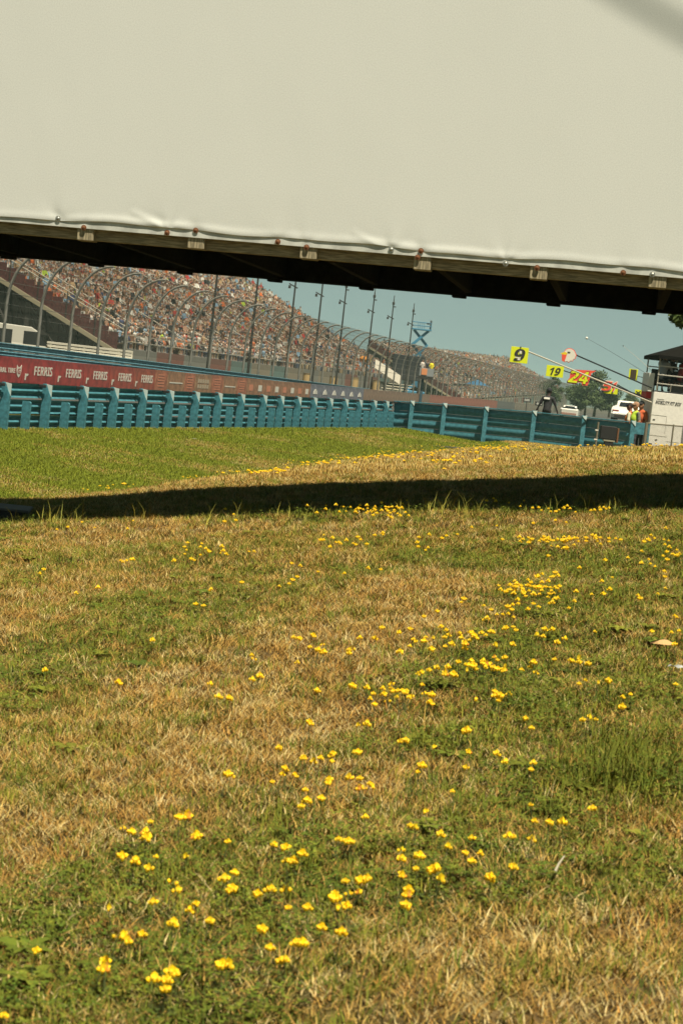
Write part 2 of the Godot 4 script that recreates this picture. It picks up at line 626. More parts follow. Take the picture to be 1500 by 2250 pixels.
# ---------------------------------------------------------------- the raised timber booth with its vinyl wrap
func make_booth() -> void:
	var along := Vector3(cos(0.145), 0.0175, sin(0.145)).normalized()
	var b := look_basis(along)
	var o := thing("timber_booth", "raised timber booth wrapped in white vinyl above the grass", "booth", Vector3(-1.54, 1.585, -9.71))
	o.basis = b
	var inv := o.transform.affine_inverse()
	var grain := noise_texture(0.02, 0.68, 21, 1.3)
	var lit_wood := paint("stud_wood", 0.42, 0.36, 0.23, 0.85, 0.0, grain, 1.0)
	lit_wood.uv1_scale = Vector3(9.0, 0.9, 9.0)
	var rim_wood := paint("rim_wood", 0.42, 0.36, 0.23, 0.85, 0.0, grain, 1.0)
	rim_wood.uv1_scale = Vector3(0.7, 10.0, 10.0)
	var shaded_wood := paint("shaded_dark_wood", 0.014, 0.011, 0.007, 0.95, 0.0, grain, 1.0)  # dark wood, its near black painting in the deep shade under the booth
	shaded_wood.metallic_specular = 0.15
	var white := paint("trim_white", 0.62, 0.64, 0.60, 0.55, 0.0, noise_texture(0.01, 0.85, 31), 1.5)
	var n0 := -7
	var n1 := 10
	var x0 := 0.61 * n0 - 0.1
	var x1 := 0.61 * n1 + 0.1
	var mid := (x0 + x1) / 2.0
	var long := x1 - x0
	var high := 2.1
	for n in range(n0, n1 + 1):
		var j := sin(n * 12.9) * 0.006
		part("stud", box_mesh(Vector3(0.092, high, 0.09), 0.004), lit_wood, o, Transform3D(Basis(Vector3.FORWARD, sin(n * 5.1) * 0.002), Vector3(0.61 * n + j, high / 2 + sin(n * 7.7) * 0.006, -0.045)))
		part("stud", box_mesh(Vector3(0.09, high, 0.09), 0.004), shaded_wood, o, Transform3D(Basis(), Vector3(0.61 * n + j, high / 2 - 0.012, -2.27)))
		part("joist", box_mesh(Vector3(0.045, 0.19, 2.04), 0.003), shaded_wood, o, Transform3D(Basis(), Vector3(0.61 * n + 0.07, 0.115, -1.16)))
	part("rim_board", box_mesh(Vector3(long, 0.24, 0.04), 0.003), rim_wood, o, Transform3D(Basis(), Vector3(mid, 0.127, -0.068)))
	part("rim_board", box_mesh(Vector3(long, 0.24, 0.04), 0.003), shaded_wood, o, Transform3D(Basis(), Vector3(mid, 0.125, -2.204)))
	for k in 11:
		part("floor_plank", box_mesh(Vector3(long, 0.03, 0.185), 0.003), shaded_wood, o, Transform3D(Basis(), Vector3(mid, 0.227 + (k % 3) * 0.001, -0.24 - 0.19 * k)))
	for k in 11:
		part("wall_board", box_mesh(Vector3(long, 0.19, 0.02), 0.003), shaded_wood, o, Transform3D(Basis(), Vector3(mid, 0.1 + 0.192 * k, -2.327)))
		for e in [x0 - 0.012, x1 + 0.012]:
			part("wall_board", box_mesh(Vector3(0.02, 0.19, 2.3), 0.003), shaded_wood, o, Transform3D(Basis(), Vector3(e, 0.1 + 0.192 * k, -1.165)))
	part("roof", box_mesh(Vector3(long + 0.1, 0.05, 2.5), 0.005), shaded_wood, o, Transform3D(Basis(), Vector3(mid, high + 0.04, -1.165)))
	for e in [x0 + 0.1, x1 - 0.1]:
		for z in [-0.2, -2.1]:
			var foot := o.transform * Vector3(e, 0, z)
			var g := ground(foot.x, -foot.z)
			var len_ := foot.y - g + 0.25
			part("support_post", box_mesh(Vector3(0.14, len_, 0.14), 0.006), shaded_wood, o, Transform3D(Basis(), Vector3(e, 0.0 - len_ / 2.0, z)))
	part("trim_board", box_mesh(Vector3(long, 0.11, 0.006), 0.002), white, o, Transform3D(Basis(), Vector3(mid, 0.118, 0.005)))
	# fasteners: [pixel x, pixel y, rusty]
	var pins := [[128, 480, 0], [184, 500, 1], [367, 511, 1], [430, 506, 1], [610, 531, 1], [673, 543, 1], [859, 548, 0], [924, 551, 1], [917, 565, 1], [1110, 579, 0], [1179, 588, 1], [1368, 599, 1], [1432, 603, 0], [-120, 470, 1], [1640, 615, 1]]
	var spots := []
	for p in pins:
		var r := ray(p[0], p[1])
		var e := inv * EYE
		var q := (inv.basis * r)
		var hit := e + q * ((0.014 - e.z) / q.z)
		spots.append(Vector3(hit.x, hit.y, p[2]))
	var rust := paint("rust", 0.16, 0.06, 0.02, 0.8)
	var zinc := paint("zinc", 0.4, 0.4, 0.36, 0.4, 0.7)
	var head := Shape.new()
	head.ball(Vector3.ZERO, Vector3(0.0105, 0.0105, 0.006), 6, 10)
	var washer := Shape.new()
	washer.tube([Vector3(0, 0, -0.003), Vector3(0, 0, 0.002)], 0.015, 0.0145, 12)
	var hm := head.mesh()
	var wm := washer.mesh()
	# vinyl wrap: a fine sheet with shallow waves, puckers at the fasteners and a rolled hem
	var xs := []
	var x := x0 - 0.03
	while x < x1 + 0.03:
		xs.append(x)
		x += 0.012 if x > -1.2 and x < 3.6 else 0.08
	var ys := [-0.004, -0.0025, 0.0, 0.003, 0.007]
	var y := 0.012
	while y < 2.05:
		ys.append(y)
		y += 0.008 + y * 0.06
	ys.append(2.07)
	var s := Shape.new()
	var nx := xs.size()
	for yy in ys:
		for xx in xs:
			s.v.append(sheet(xx, yy, spots))
			s.c.append(Color.WHITE)
	s.n.resize(s.v.size())
	for j in ys.size():
		for i in nx:
			var l := s.v[j * nx + maxi(i - 1, 0)]
			var r := s.v[j * nx + mini(i + 1, nx - 1)]
			var n := s.v[maxi(j - 1, 0) * nx + i]
			var f := s.v[mini(j + 1, ys.size() - 1) * nx + i]
			s.n[j * nx + i] = (r - l).cross(f - n).normalized()
	for j in ys.size() - 1:
		for i in nx - 1:
			var k := j * nx + i
			s.i.append_array(PackedInt32Array([k, k + nx, k + nx + 1, k, k + nx + 1, k + 1]))
	var vinyl := paint("vinyl", 0.70, 0.725, 0.70, 0.8, 0.0, noise_texture(0.08, 0.93, 41, 0.9, 1024), 1.2)
	part("vinyl_wrap", s.mesh(), vinyl, o)
	for p in spots:
		var z := sheet(p.x, maxf(p.y - hem(p.x), 0.0), spots).z + 0.003
		if p.y < hem(p.x):
			z = 0.011
		var w := part("fastener", hm, rust if p.z > 0 else zinc, o, Transform3D(Basis(), Vector3(p.x, p.y, z)))
		part("washer", wm, rust if p.z > 0 else zinc, w)

func hem(x: float) -> float:
	return 0.098 + 0.006 * sin(x * 5.1 + 0.4) + 0.004 * sin(x * 2.3) + 0.003 * sin(x * 13.0)

func sheet(x: float, y: float, spots: Array) -> Vector3:
	# y runs up from the hem; below zero the edge turns back under
	var z := 0.013 + 0.004 * exp(-pow((y - 0.016) / 0.018, 2.0)) * (0.7 + 0.3 * sin(x * 4.0))
	var fade := smoothstep(0.0, 0.25, y)
	z += 0.002 * noise.get_noise_2d(x * 22.0, y * 9.0 + 40.0) + 0.004 * fade * noise.get_noise_2d(x * 5.0 + 90.0, y * 3.0)
	for p in spots:
		var dx: float = x - p.x
		if absf(dx) > 0.6:
			continue
		var dy: float = y + hem(x) - p.y
		z -= 0.005 * exp(-(dx * dx + dy * dy) / 0.0012)
		# folds that fan out upwards from each fastener
		var r := sqrt(dx * dx + dy * dy)
		var a := atan2(dy, dx)
		if dy > -0.02:
			z += 0.0011 * (1.0 + sin(p.x * 31.0)) * sin(a * (4.0 + 2.0 * sin(p.x * 17.0)) + p.x * 9.0) * exp(-r / 0.09) * smoothstep(0.01, 0.04, r)
	# two longer drawn folds
	for q in [[0.46, 0.095, -0.20, 0.075, 0.003], [-1.0, 0.13, -0.30, 0.10, 0.004], [1.62, 0.09, -0.16, 0.07, 0.002], [-1.9, 0.16, -0.3, 0.12, 0.004]]:
		var a := Vector2(q[0], q[1])
		var b := Vector2(q[0] + q[2], q[1] + q[3])
		var pt := Vector2(x, y + hem(x))
		var c := Geometry2D.get_closest_point_to_segment(pt, a, b)
		var l := c.distance_to(pt)
		var t := 1.0 - c.distance_to(a) / a.distance_to(b)
		z += q[4] * (0.3 + 0.7 * t) * (exp(-pow(l / 0.014, 2.0)) - 0.5 * exp(-pow((l - 0.03) / 0.02, 2.0)))
	if y < 0.0:
		return Vector3(x, hem(x) + 0.0005 * y, z + y * 2.5)
	return Vector3(x, hem(x) + y, z)

# ---------------------------------------------------------------- grass
func blade(s: Shape, root: Vector3, lean: Vector3, high: float, wide: float, shade: Color) -> void:
	var side := lean.cross(Vector3.UP).normalized() * wide * 0.5
	if side.length() < 1e-6:
		side = Vector3(wide * 0.5, 0, 0)
	var m := root + Vector3(0, high * 0.6, 0) + lean * 0.35
	var t := root + Vector3(0, high, 0) + lean
	s.tint = shade
	var nrm := (Vector3.UP * 0.75 + lean.normalized() * -0.45 + Vector3(0, 0, 0.3)).normalized()
	var k := s.v.size()
	s.v.append_array(PackedVector3Array([root - side, root + side, m + side * 0.8, m - side * 0.8, t]))
	for e in 5:
		s.n.append(nrm)
		s.c.append(shade)
	s.i.append_array(PackedInt32Array([k, k + 2, k + 1, k, k + 3, k + 2, k + 3, k + 4, k + 2]))

func tuft(count: int, radius: float, high: float, wide: float, spread: float, seed_: int) -> ArrayMesh:
	var r := RandomNumberGenerator.new()
	r.seed = seed_
	var s := Shape.new()
	for k in count:
		var a := r.randf() * TAU
		var q := sqrt(r.randf()) * radius
		var la := r.randf() * TAU
		var h := high * r.randf_range(0.45, 1.15)
		var shade := r.randf_range(0.6, 1.3)
		blade(s, Vector3(cos(a) * q, -0.004, sin(a) * q), Vector3(cos(la), 0, sin(la)) * h * r.randf_range(0.2, 1.0) * spread, h, wide * r.randf_range(0.7, 1.3), Color(shade * r.randf_range(0.92, 1.08), shade, shade * r.randf_range(0.8, 1.1)))
	return s.mesh()

func scatter(called: String, m: ArrayMesh, material: Material, list: Array, label: String, category: String) -> void:
	var mm := MultiMesh.new()
	mm.transform_format = MultiMesh.TRANSFORM_3D
	mm.use_colors = true
	mm.mesh = m
	mm.instance_count = list.size()
	for k in list.size():
		mm.set_instance_transform(k, list[k][0])
		mm.set_instance_color(k, list[k][1])
	var o := MultiMeshInstance3D.new()
	o.name = numbered(called)
	o.multimesh = mm
	o.material_override = material
	o.set_meta("kind", "stuff")
	o.set_meta("label", label)
	o.set_meta("category", category)
	add_child(o)

func turned(x: float, d: float, size: float, squash := 1.0, sink := 0.0) -> Transform3D:
	var b := Basis(Vector3.UP, rng.randf() * TAU).scaled(Vector3(size, size * squash, size))
	return Transform3D(b, Vector3(x, ground(x, d) - sink, -d))

func straw_color(rusty := 0.0) -> Color:
	var k := rng.randf() + rusty * 0.10
	var c := Color(0.51, 0.36, 0.11).lerp(Color(0.41, 0.22, 0.052), clampf(rng.randf() * 0.9 + rusty * 0.25, 0, 1))
	if k > 0.8:
		c = Color(0.60, 0.48, 0.22)
	return c * rng.randf_range(0.7, 1.15)

func green_color() -> Color:
	return Color(0.185, 0.185, 0.022).lerp(Color(0.08, 0.115, 0.013), rng.randf()) * rng.randf_range(0.7, 1.3)

func make_grass() -> void:
	var m := vertex_paint("grass_blades", 0.7)
	m.backlight_enabled = true
	m.backlight = Color(0.25, 0.25, 0.2)
	m.metallic_specular = 0.25
	m.cull_mode = BaseMaterial3D.CULL_DISABLED
	var short := []
	var dead := []
	var leafy := []
	for zone in [[1.6, 5.0, 2600.0], [5.0, 9.0, 1700.0], [9.0, 16.5, 900.0]]:
		var n := int((zone[1] - zone[0]) * zone[2] * (zone[1] * 0.41 + 1.2))
		for k in n:
			var d := rng.randf_range(zone[0], zone[1])
			var half: float = zone[1] * 0.205 + 0.6
			var x := rng.randf_range(-half, half)
			if absf(x) > d * 0.205 + 0.6:
				continue
			var w := dryness(x, d)
			var grow: float = 1.0 + (d - 2.0) * 0.045
			if rng.randf() < 0.34 + w * 0.54:
				dead.append([turned(x, d, grow * rng.randf_range(0.55, 1.55), rng.randf_range(0.7, 1.0)), straw_color(smoothstep(0.65, 1.0, w))])
			elif rng.randf() < 0.22 and w < 0.5:
				leafy.append([turned(x, d, grow * rng.randf_range(0.6, 1.4), 1.0), green_color()])
			else:
				short.append([turned(x, d, grow * rng.randf_range(0.55, 1.6), rng.randf_range(0.8, 1.2)), green_color()])
	scatter("grass", tuft(18, 0.03, 0.022, 0.0018, 1.3, 1), m, short, "short green grass on the near bank", "grass")
	scatter("dry_grass", tuft(20, 0.034, 0.019, 0.0016, 2.2, 2), m, dead, "dry straw coloured grass on the near bank", "grass")
	scatter("clover_leaves", leaf_tuft(), m, leafy, "low dark green clover leaves among the grass", "ground cover")
	# loose straws lying on the turf, and broad leaved weeds
	var lying := []
	for k in 2600:
		var d := 1.7 + 9.5 * rng.randf()
		var x := rng.randf_range(-1.0, 1.0) * (d * 0.205 + 0.5)
		lying.append([turned(x, d, rng.randf_range(0.4, 1.05), rng.randf_range(0.5, 1.4)), straw_color()])
	var straw := Shape.new()
	blade(straw, Vector3(0, 0.012, 0), Vector3(0.055, 0, 0.01), 0.012, 0.0022, Color.WHITE)
	blade(straw, Vector3(0.02, 0.010, 0.03), Vector3(-0.03, 0, 0.04), 0.02, 0.0018, Color(0.8, 0.75, 0.7))
	scatter("loose_straw", straw.mesh(), m, lying, "loose dry straws lying on the near turf", "straw")
	var weeds := []
	for k in 260:
		var d := 1.8 + 8.5 * pow(rng.randf(), 0.8)
		var x := rng.randf_range(-1.0, 1.0) * (d * 0.205 + 0.4)
		if dryness(x, d) > 0.75:
			continue
		weeds.append([turned(x, d, rng.randf_range(0.5, 1.2)), green_color() * 0.95])
	scatter("weeds", rosette(), m, weeds, "low broad leaved weeds scattered in the turf", "weeds")
	# the ditch bank and the far field: bigger clumps
	var far := []
	for k in 190000:
		var d := 15.5 + 54.5 * pow(rng.randf(), 1.2)
		var half := d * 0.2 + 2.0
		var x := rng.randf_range(-half, half)
		if rail_side(x, d) < -0.05 or (x > 2.0 and d > 69.6 - (x - 2.0) * 0.70):
			continue
		var w := dryness(x, d)
		var c := straw_color() * 0.85 if rng.randf() < w else Color(0.195, 0.21, 0.018).lerp(Color(0.125, 0.165, 0.014), rng.randf()) * rng.randf_range(0.8, 1.2)
		far.append([turned(x, d, rng.randf_range(0.8, 1.3) * (1.0 + d * 0.012), rng.randf_range(0.7, 1.0)), c])
	scatter("bank_grass", tuft(24, 0.09, 0.036, 0.0042, 0.9, 3), m, far, "mown grass on the ditch bank and the field before the guardrails", "grass")
	# taller stalks along the crest of the bank and beside the big green clump
	var tall := []
	for k in 150:
		var px := rng.randf_range(-100, 1600)
		var p := on_ground(px, lerpf(1148.0, 1108.0, px / 1500.0) + rng.randf_range(-2, 26))
		if noise.get_noise_2d(p.x * 20.0, 5.0) * 1.6 + 0.55 < rng.randf() * (1.5 if px < 500 else 1.0):
			continue
		tall.append([turned(p.x, -p.z, rng.randf_range(0.55, 1.3)), (green_color() * 1.6).lerp(straw_color(), 0.3)])
	for k in 170:
		var p := on_ground(1370 + rng.randfn(0, 70), 1700 + rng.randfn(0, 45))
		tall.append([turned(p.x, -p.z, rng.randf_range(0.35, 0.85)), green_color() * 0.9])
	for k in 90:
		var p := on_ground(rng.randf_range(0, 1500), rng.randf_range(1200, 2250))
		tall.append([turned(p.x, -p.z, rng.randf_range(0.3, 0.7)), green_color() if rng.randf() < 0.5 else straw_color()])
	scatter("tall_grass", tuft(6, 0.03, 0.12, 0.0030, 0.8, 4), m, tall, "taller grass stalks left standing along the crest of the bank", "grass")

func rosette() -> ArrayMesh:
	var r := RandomNumberGenerator.new()
	r.seed = 14
	var s := Shape.new()
	for k in 9:
		var a := TAU * k / 9.0 + r.randf_range(-0.3, 0.3)
		var o := Vector3(cos(a), 0, sin(a))
		var side := Vector3(-sin(a), 0, cos(a))
		var long := r.randf_range(0.035, 0.065)
		var shade := r.randf_range(0.75, 1.2)
		s.tint = Color(shade, shade, shade)
		var last := [Vector3.ZERO, Vector3.ZERO]
		for e in range(1, 6):
			var t := e / 5.0
			var c := o * long * t + Vector3(0, 0.004 + 0.03 * t * (1.3 - t), 0)
			var w := side * 0.009 * sin(PI * minf(t * 0.92 + 0.06, 1.0))
			s.quad(last[0], last[1], c + w, c - w)
			last = [c - w, c + w]
	return s.mesh()

func leaf_tuft() -> ArrayMesh:
	var r := RandomNumberGenerator.new()
	r.seed = 9
	var s := Shape.new()
	for k in 14:
		var a := r.randf() * TAU
		var q := sqrt(r.randf()) * 0.04
		var base := Vector3(cos(a) * q, r.randf_range(0.006, 0.03), sin(a) * q)
		var shade := r.randf_range(0.6, 1.25)
		var turn := r.randf() * TAU
		for l in 3:
			var w := turn + l * 2.1
			var o := Vector3(cos(w), r.randf_range(-0.2, 0.5), sin(w)).normalized()
			var side := o.cross(Vector3.UP).normalized()
			var len_ := r.randf_range(0.0045, 0.008)
			s.tint = Color(shade * 0.85, shade, shade)
			var p0 := base
			var p1 := base + o * len_ * 0.6 + side * len_ * 0.38
			var p2 := base + o * len_
			var p3 := base + o * len_ * 0.6 - side * len_ * 0.38
			s.quad(p0, p1, p2, p3)
	return s.mesh()

# ---------------------------------------------------------------- flowers
func flower_head(seed_: int, fine := true) -> ArrayMesh:
	var r := RandomNumberGenerator.new()
	r.seed = seed_
	var s := Shape.new()
	var n := 2 + seed_ % 6
	for k in n:
		var a := TAU * k / n + r.randf_range(-0.3, 0.3)
		var out := Vector3(cos(a), r.randf_range(0.15, 0.7), sin(a)).normalized()
		var tone := r.randf_range(0.8, 1.04)
		var old := seed_ == 9 and k == 0
		var c := out * r.randf_range(0.006, 0.0085)
		s.tint = Color(0.72 * tone, 0.30 * tone, 0.02) if old else Color(0.93 * tone, 0.60 * tone, 0.008)
		# keel, and a standard petal that stands up behind it
		s.ball(c + out * 0.003, Vector3(0.0042, 0.0036, 0.0042), 4 if fine else 3, 6 if fine else 4)
		s.tint = Color(0.6 * tone, 0.28 * tone, 0.05) if old else Color(0.95 * tone, 0.68 * tone, 0.010)
		var side := out.cross(Vector3.UP).normalized()
		var up := side.cross(out).normalized()
		var p := c - out * 0.001
		s.quad(p - side * 0.003, p + side * 0.003, p + side * 0.0062 + up * 0.007, p - side * 0.0062 + up * 0.007)
		s.tri(p - side * 0.0062 + up * 0.007, p + side * 0.0062 + up * 0.007, p + up * 0.0105 + out * 0.001)
		s.quad(p, p + side * 0.006 + out * 0.003, p + side * 0.005 + out * 0.0085, p + out * 0.008)
		s.quad(p, p - side * 0.006 + out * 0.003, p - side * 0.005 + out * 0.0085, p + out * 0.008)
	return s.mesh()

func flower_label(p: Vector3, _all: Array) -> String:   # by what grows or lies beside it
	var near := {"yellow trefoil flower beside the curled dry leaf": [on_ground(1455, 1438), 0.4], "yellow trefoil flower beside the clump of tall dark grass": [on_ground(1370, 1700), 0.35], "yellow trefoil flower near the pale twig": [on_ground(1221, 1944), 0.3], "yellow trefoil flower near the plastic scrap": [on_ground(1482, 1492), 0.35]}
	for k in near:
		if p.distance_to(near[k][0]) < near[k][1]:
			return k
	if p.z < -8.6:
		return "yellow trefoil flower close to the edge of the booth's shadow"
	var w := dryness(p.x, -p.z)
	if w < 0.22:
		return "yellow trefoil flower rising from dark green clover"
	if w < 0.42:
		return "yellow trefoil flower in mostly green grass"
	if w < 0.62:
		return "yellow trefoil flower in mixed green and straw grass"
	return "yellow trefoil flower in dry straw coloured grass"

func make_flowers() -> void:
	var yellow := vertex_paint("petals", 0.6)
	yellow.backlight_enabled = true
	yellow.backlight = Color(0.35, 0.25, 0.02)
	yellow.cull_mode = BaseMaterial3D.CULL_DISABLED
	var stalk := paint("flower_stalk", 0.09, 0.11, 0.03, 0.8)
	var heads := []
	for k in 10:
		heads.append(flower_head(k + 3))
	var foliage := leaf_tuft()
	var leaf_green := paint("trefoil_leaf", 0.085, 0.12, 0.02, 0.75)
	# single heads in pixels of the photograph, nearest first
	var singles := [[22, 2247], [228, 2150], [217, 2128], [483, 2157], [497, 2153], [622, 2131], [583, 2095], [660, 2081], [273, 2073], [262, 2066], [305, 2063], [387, 2046], [250, 2022], [332, 2007], [418, 2018], [440, 2007], [380, 1973], [477, 1950], [512, 1940], [515, 1973], [571, 1977], [600, 1972], [619, 1979], [641, 2009], [684, 2006], [725, 1972], [740, 2058], [750, 2012], [770, 2002], [763, 1952], [775, 1968], [806, 1943], [874, 2007], [900, 1972], [872, 1935], [918, 1921], [953, 1927], [963, 1938], [893, 1905], [884, 1878], [922, 1892], [893, 1829], [973, 1848], [970, 1868], [1046, 1853], [1028, 1898], [1055, 1887], [1104, 1855], [1165, 1857], [1113, 1916], [1073, 1940], [1172, 1810], [1168, 1780], [1290, 1786], [1239, 1825], [945, 1790], [997, 1756], [1022, 1702], [1170, 1698], [1097, 1682], [1035, 1658], [1078, 1665], [958, 1650], [923, 1710], [921, 1690], [776, 1660], [795, 1808], [790, 1745], [794, 1730], [763, 1728], [725, 1728], [705, 1763], [680, 1755], [673, 1783], [712, 1668], [702, 1667], [657, 1678], [670, 1684], [625, 1700], [615, 1710], [592, 1723], [637, 1717], [615, 1650], [677, 1600], [492, 1722], [401, 1800], [395, 1806], [430, 1848], [493, 1867], [604, 1863], [632, 1906], [660, 1897], [757, 1861], [776, 1868], [275, 1833], [312, 1835], [293, 1853], [331, 1851], [257, 1894], [300, 1905], [319, 1916], [353, 1900], [414, 1890], [72, 2107], [367, 2164], [332, 2160], [375, 2186], [450, 2035], [560, 2052], [706, 2046], [825, 1742], [888, 1638], [1287, 1590], [1276, 1588], [1361, 1560], [1361, 1533], [1278, 1515], [1285, 1508], [1340, 1507], [1478, 1510], [1485, 1430], [1270, 1455], [1284, 1466], [1250, 1458], [1490, 1390], [1485, 1362], [1430, 1392], [1305, 1394], [1240, 1412], [1260, 1330], [1263, 1312], [1298, 1312], [1400, 1311], [1443, 1312], [1460, 1296], [1337, 1305], [1146, 1588], [1163, 1605], [1045, 1547], [1033, 1613], [816, 1552], [784, 1605], [780, 1512], [700, 1527], [655, 1463], [560, 1448], [557, 1452], [565, 1496], [508, 1540], [497, 1545], [466, 1516], [258, 1508], [93, 1480], [333, 1411], [645, 1408], [652, 1412], [690, 1402], [699, 1434], [716, 1438], [773, 1433], [770, 1442], [782, 1405], [815, 1408], [838, 1386], [876, 1397], [900, 1387], [930, 1360], [959, 1350], [872, 1440], [905, 1425], [915, 1417], [930, 1408], [950, 1435], [975, 1408], [1017, 1328], [1062, 1335], [430, 1335], [460, 1305], [530, 1290], [642, 1280], [635, 1286], [698, 1263], [756, 1263], [808, 1255], [836, 1255], [215, 1297], [167, 1310], [88, 1263], [265, 1235], [278, 1235], [292, 1233], [410, 1213], [406, 1224], [412, 1198], [440, 1208], [452, 1212], [443, 1197], [487, 1205], [490, 1214], [497, 1222], [440, 1226], [420, 1232], [382, 1238], [558, 1216], [640, 1246], [125, 1166], [208, 1163], [180, 1152], [280, 1165], [292, 1150], [495, 1122], [518, 1148], [730, 1185], [748, 1198], [760, 1192], [805, 1200], [823, 1180], [840, 1178], [942, 1178], [980, 1180], [1004, 1180], [1035, 1162], [1090, 1160], [915, 1200], [918, 1207], [934, 1217], [1203, 1225], [1328, 1235], [1423, 1236], [1271, 1256], [1344, 1273], [1219, 1147], [1170, 1156], [1461, 1164], [1068, 1103], [1088, 1105], [1117, 1107], [1150, 1102]]
	# loose groups: pixel centre, spread, how many
	var groups := [[1050, 1470, 40, 14, 15], [1110, 1475, 45, 16, 14], [860, 1530, 45, 16, 14], [920, 1535, 35, 12, 7], [1110, 1530, 30, 10, 6], [1040, 1405, 45, 14, 13], [1110, 1385, 50, 25, 14], [1120, 1345, 40, 20, 10], [1135, 1300, 40, 12, 26], [1195, 1300, 35, 14, 22], [1180, 1272, 30, 8, 9], [1210, 1320, 30, 12, 8], [1190, 1192, 50, 6, 22], [1260, 1190, 60, 5, 22], [1335, 1190, 35, 5, 8], [1440, 1188, 25, 6, 9], [1485, 1220, 16, 6, 9], [1230, 1205, 25, 8, 7], [780, 1125, 50, 8, 22], [850, 1122, 50, 8, 20], [720, 1115, 30, 4, 6], [890, 1130, 40, 10, 8], [1225, 1122, 45, 5, 11], [1300, 1122, 30, 5, 8], [765, 1197, 40, 14, 10], [1000, 1430, 60, 30, 10], [960, 1480, 60, 20, 8], [1430, 1240, 60, 30, 8]]
	var r := RandomNumberGenerator.new()
	r.seed = 5
	var spots := []
	for q in singles:
		spots.append([q[0], q[1], "", ""])
		if r.randf() < 0.4:
			spots.append([q[0] + r.randf_range(-26, 26), q[1] + r.randf_range(-9, 12), "", ""])
	for q in groups:
		for k in q[4]:
			spots.append([q[0] + r.randfn(0, q[2]) * 0.7, q[1] + r.randfn(0, q[3]) * 0.7, "", ""])
	spots.sort_custom(func(a, b): return a[1] > b[1])
	var rest := []
	for k in spots.size():
		var high := r.randf_range(0.03, 0.055)
		var py: float = spots[k][1]
		var p := on_ground(spots[k][0], py, high)
		if p.z < -14.5:
			continue
		var size := r.randf_range(0.52, 1.0)
		var turn := r.randf() * TAU
		if k < 300:
			var told := flower_label(p, spots)
			spots[k][2] = told
			spots[k][3] = "flowers: " + told
			var o := thing("trefoil_flower", spots[k][2], "flower", p, turn, spots[k][3])
			var lean := Vector3(r.randf_range(-0.01, 0.01), high, r.randf_range(-0.01, 0.01))
			part("stem", tube_mesh([Vector3(0, -0.01, 0), lean * 0.5 + Vector3(0.003, 0, 0), lean], 0.0011, 0.0008, 4), stalk, o)
			part("leaves", foliage, leaf_green, o, Transform3D(Basis(Vector3.UP, turn).scaled(Vector3.ONE * 0.6), Vector3.ZERO))
			part("flower_head", heads[(k * 7) % 10], yellow, o, Transform3D(Basis().scaled(Vector3(0.92, 1.55, 0.92) * size), lean))
		else:
			rest.append([Transform3D(Basis(Vector3.UP, turn).scaled(Vector3(0.92, 1.5, 0.92) * size), p + Vector3(0, high, 0)), Color.WHITE])
	# the drifts beyond the shadow, along the lip of the ditch and over the far field
	for q in [[430, 1055, 30, 3, 14], [540, 1048, 45, 4, 30], [600, 1045, 30, 4, 26], [700, 1028, 40, 5, 40], [800, 1012, 50, 5, 60], [870, 1002, 40, 4, 40], [1000, 985, 60, 6, 60], [1080, 990, 50, 5, 60], [1130, 982, 40, 3, 50], [1290, 985, 60, 5, 40], [1420, 985, 25, 4, 30], [1490, 985, 20, 3, 16], [1200, 985, 90, 8, 50], [960, 1010, 90, 10, 40], [240, 1080, 30, 5, 12], [1010, 1028, 60, 8, 14]]:
		for k in q[4]:
			var p := on_ground(q[0] + r.randfn(0, q[2]) * 0.8, q[1] + r.randfn(0, q[3]) * 0.8)
			rest.append([Transform3D(Basis(Vector3.UP, r.randf() * TAU).scaled(Vector3.ONE * r.randf_range(1.1, 2.0)), p + Vector3(0, r.randf_range(0.04, 0.07), 0)), Color.WHITE])
	scatter("yellow_flowers", flower_head(8, false), yellow, rest, "drifts of small yellow flowers along the lip of the ditch and the far field", "flowers")

# ---------------------------------------------------------------- beyond the bank
const TRACK_DIR := Vector3(0.193, 0, -0.981)   # along the straight, away from the camera
const TO_TRACK := Vector3(0.981, 0, 0.193)     # from the grandstands towards the track

func fence_at(d: float, off := 0.0, y := 0.0) -> Vector3:   # a point on the catch fence line, moved off metres towards the track
	return Vector3(-33.6 + 0.197 * d, y, -d) + TO_TRACK * off

func make_background() -> void:
	make_long_guardrail()
	make_cross_guardrail()
	make_track_wall()
	make_catch_fence()
	make_light_poles()
	make_people_shapes()
	make_stands()
	make_behind_fence()
	make_pit()
	make_signs()
	make_vehicles()
	make_trees()
	make_small_things()

func beam_outline(high: float, deep: float, waves := 2.0) -> Array:   # the W of a guardrail, as a closed strip
	var front := []
	var back := []
	for k in 13:
		var t := k / 12.0
		var z := deep * (0.5 - 0.5 * cos(t * TAU * waves))
		front.append(Vector2(z, (t - 0.5) * high))
		back.push_front(Vector2(z - 0.008, (t - 0.5) * high))
	return front + back

func beam_part(parent: Node3D, outline: Array, a: Vector3, b: Vector3, material: Material, called := "beam") -> void:
	var along := b - a
	var z := along.normalized()
	var x := Vector3.UP.cross(z).normalized()
	var s := Shape.new()
	s.prism(outline, along.length() - 0.004, Basis(x, z.cross(x), z), (a + b) / 2.0)
	part(called, s.mesh(), material, parent)

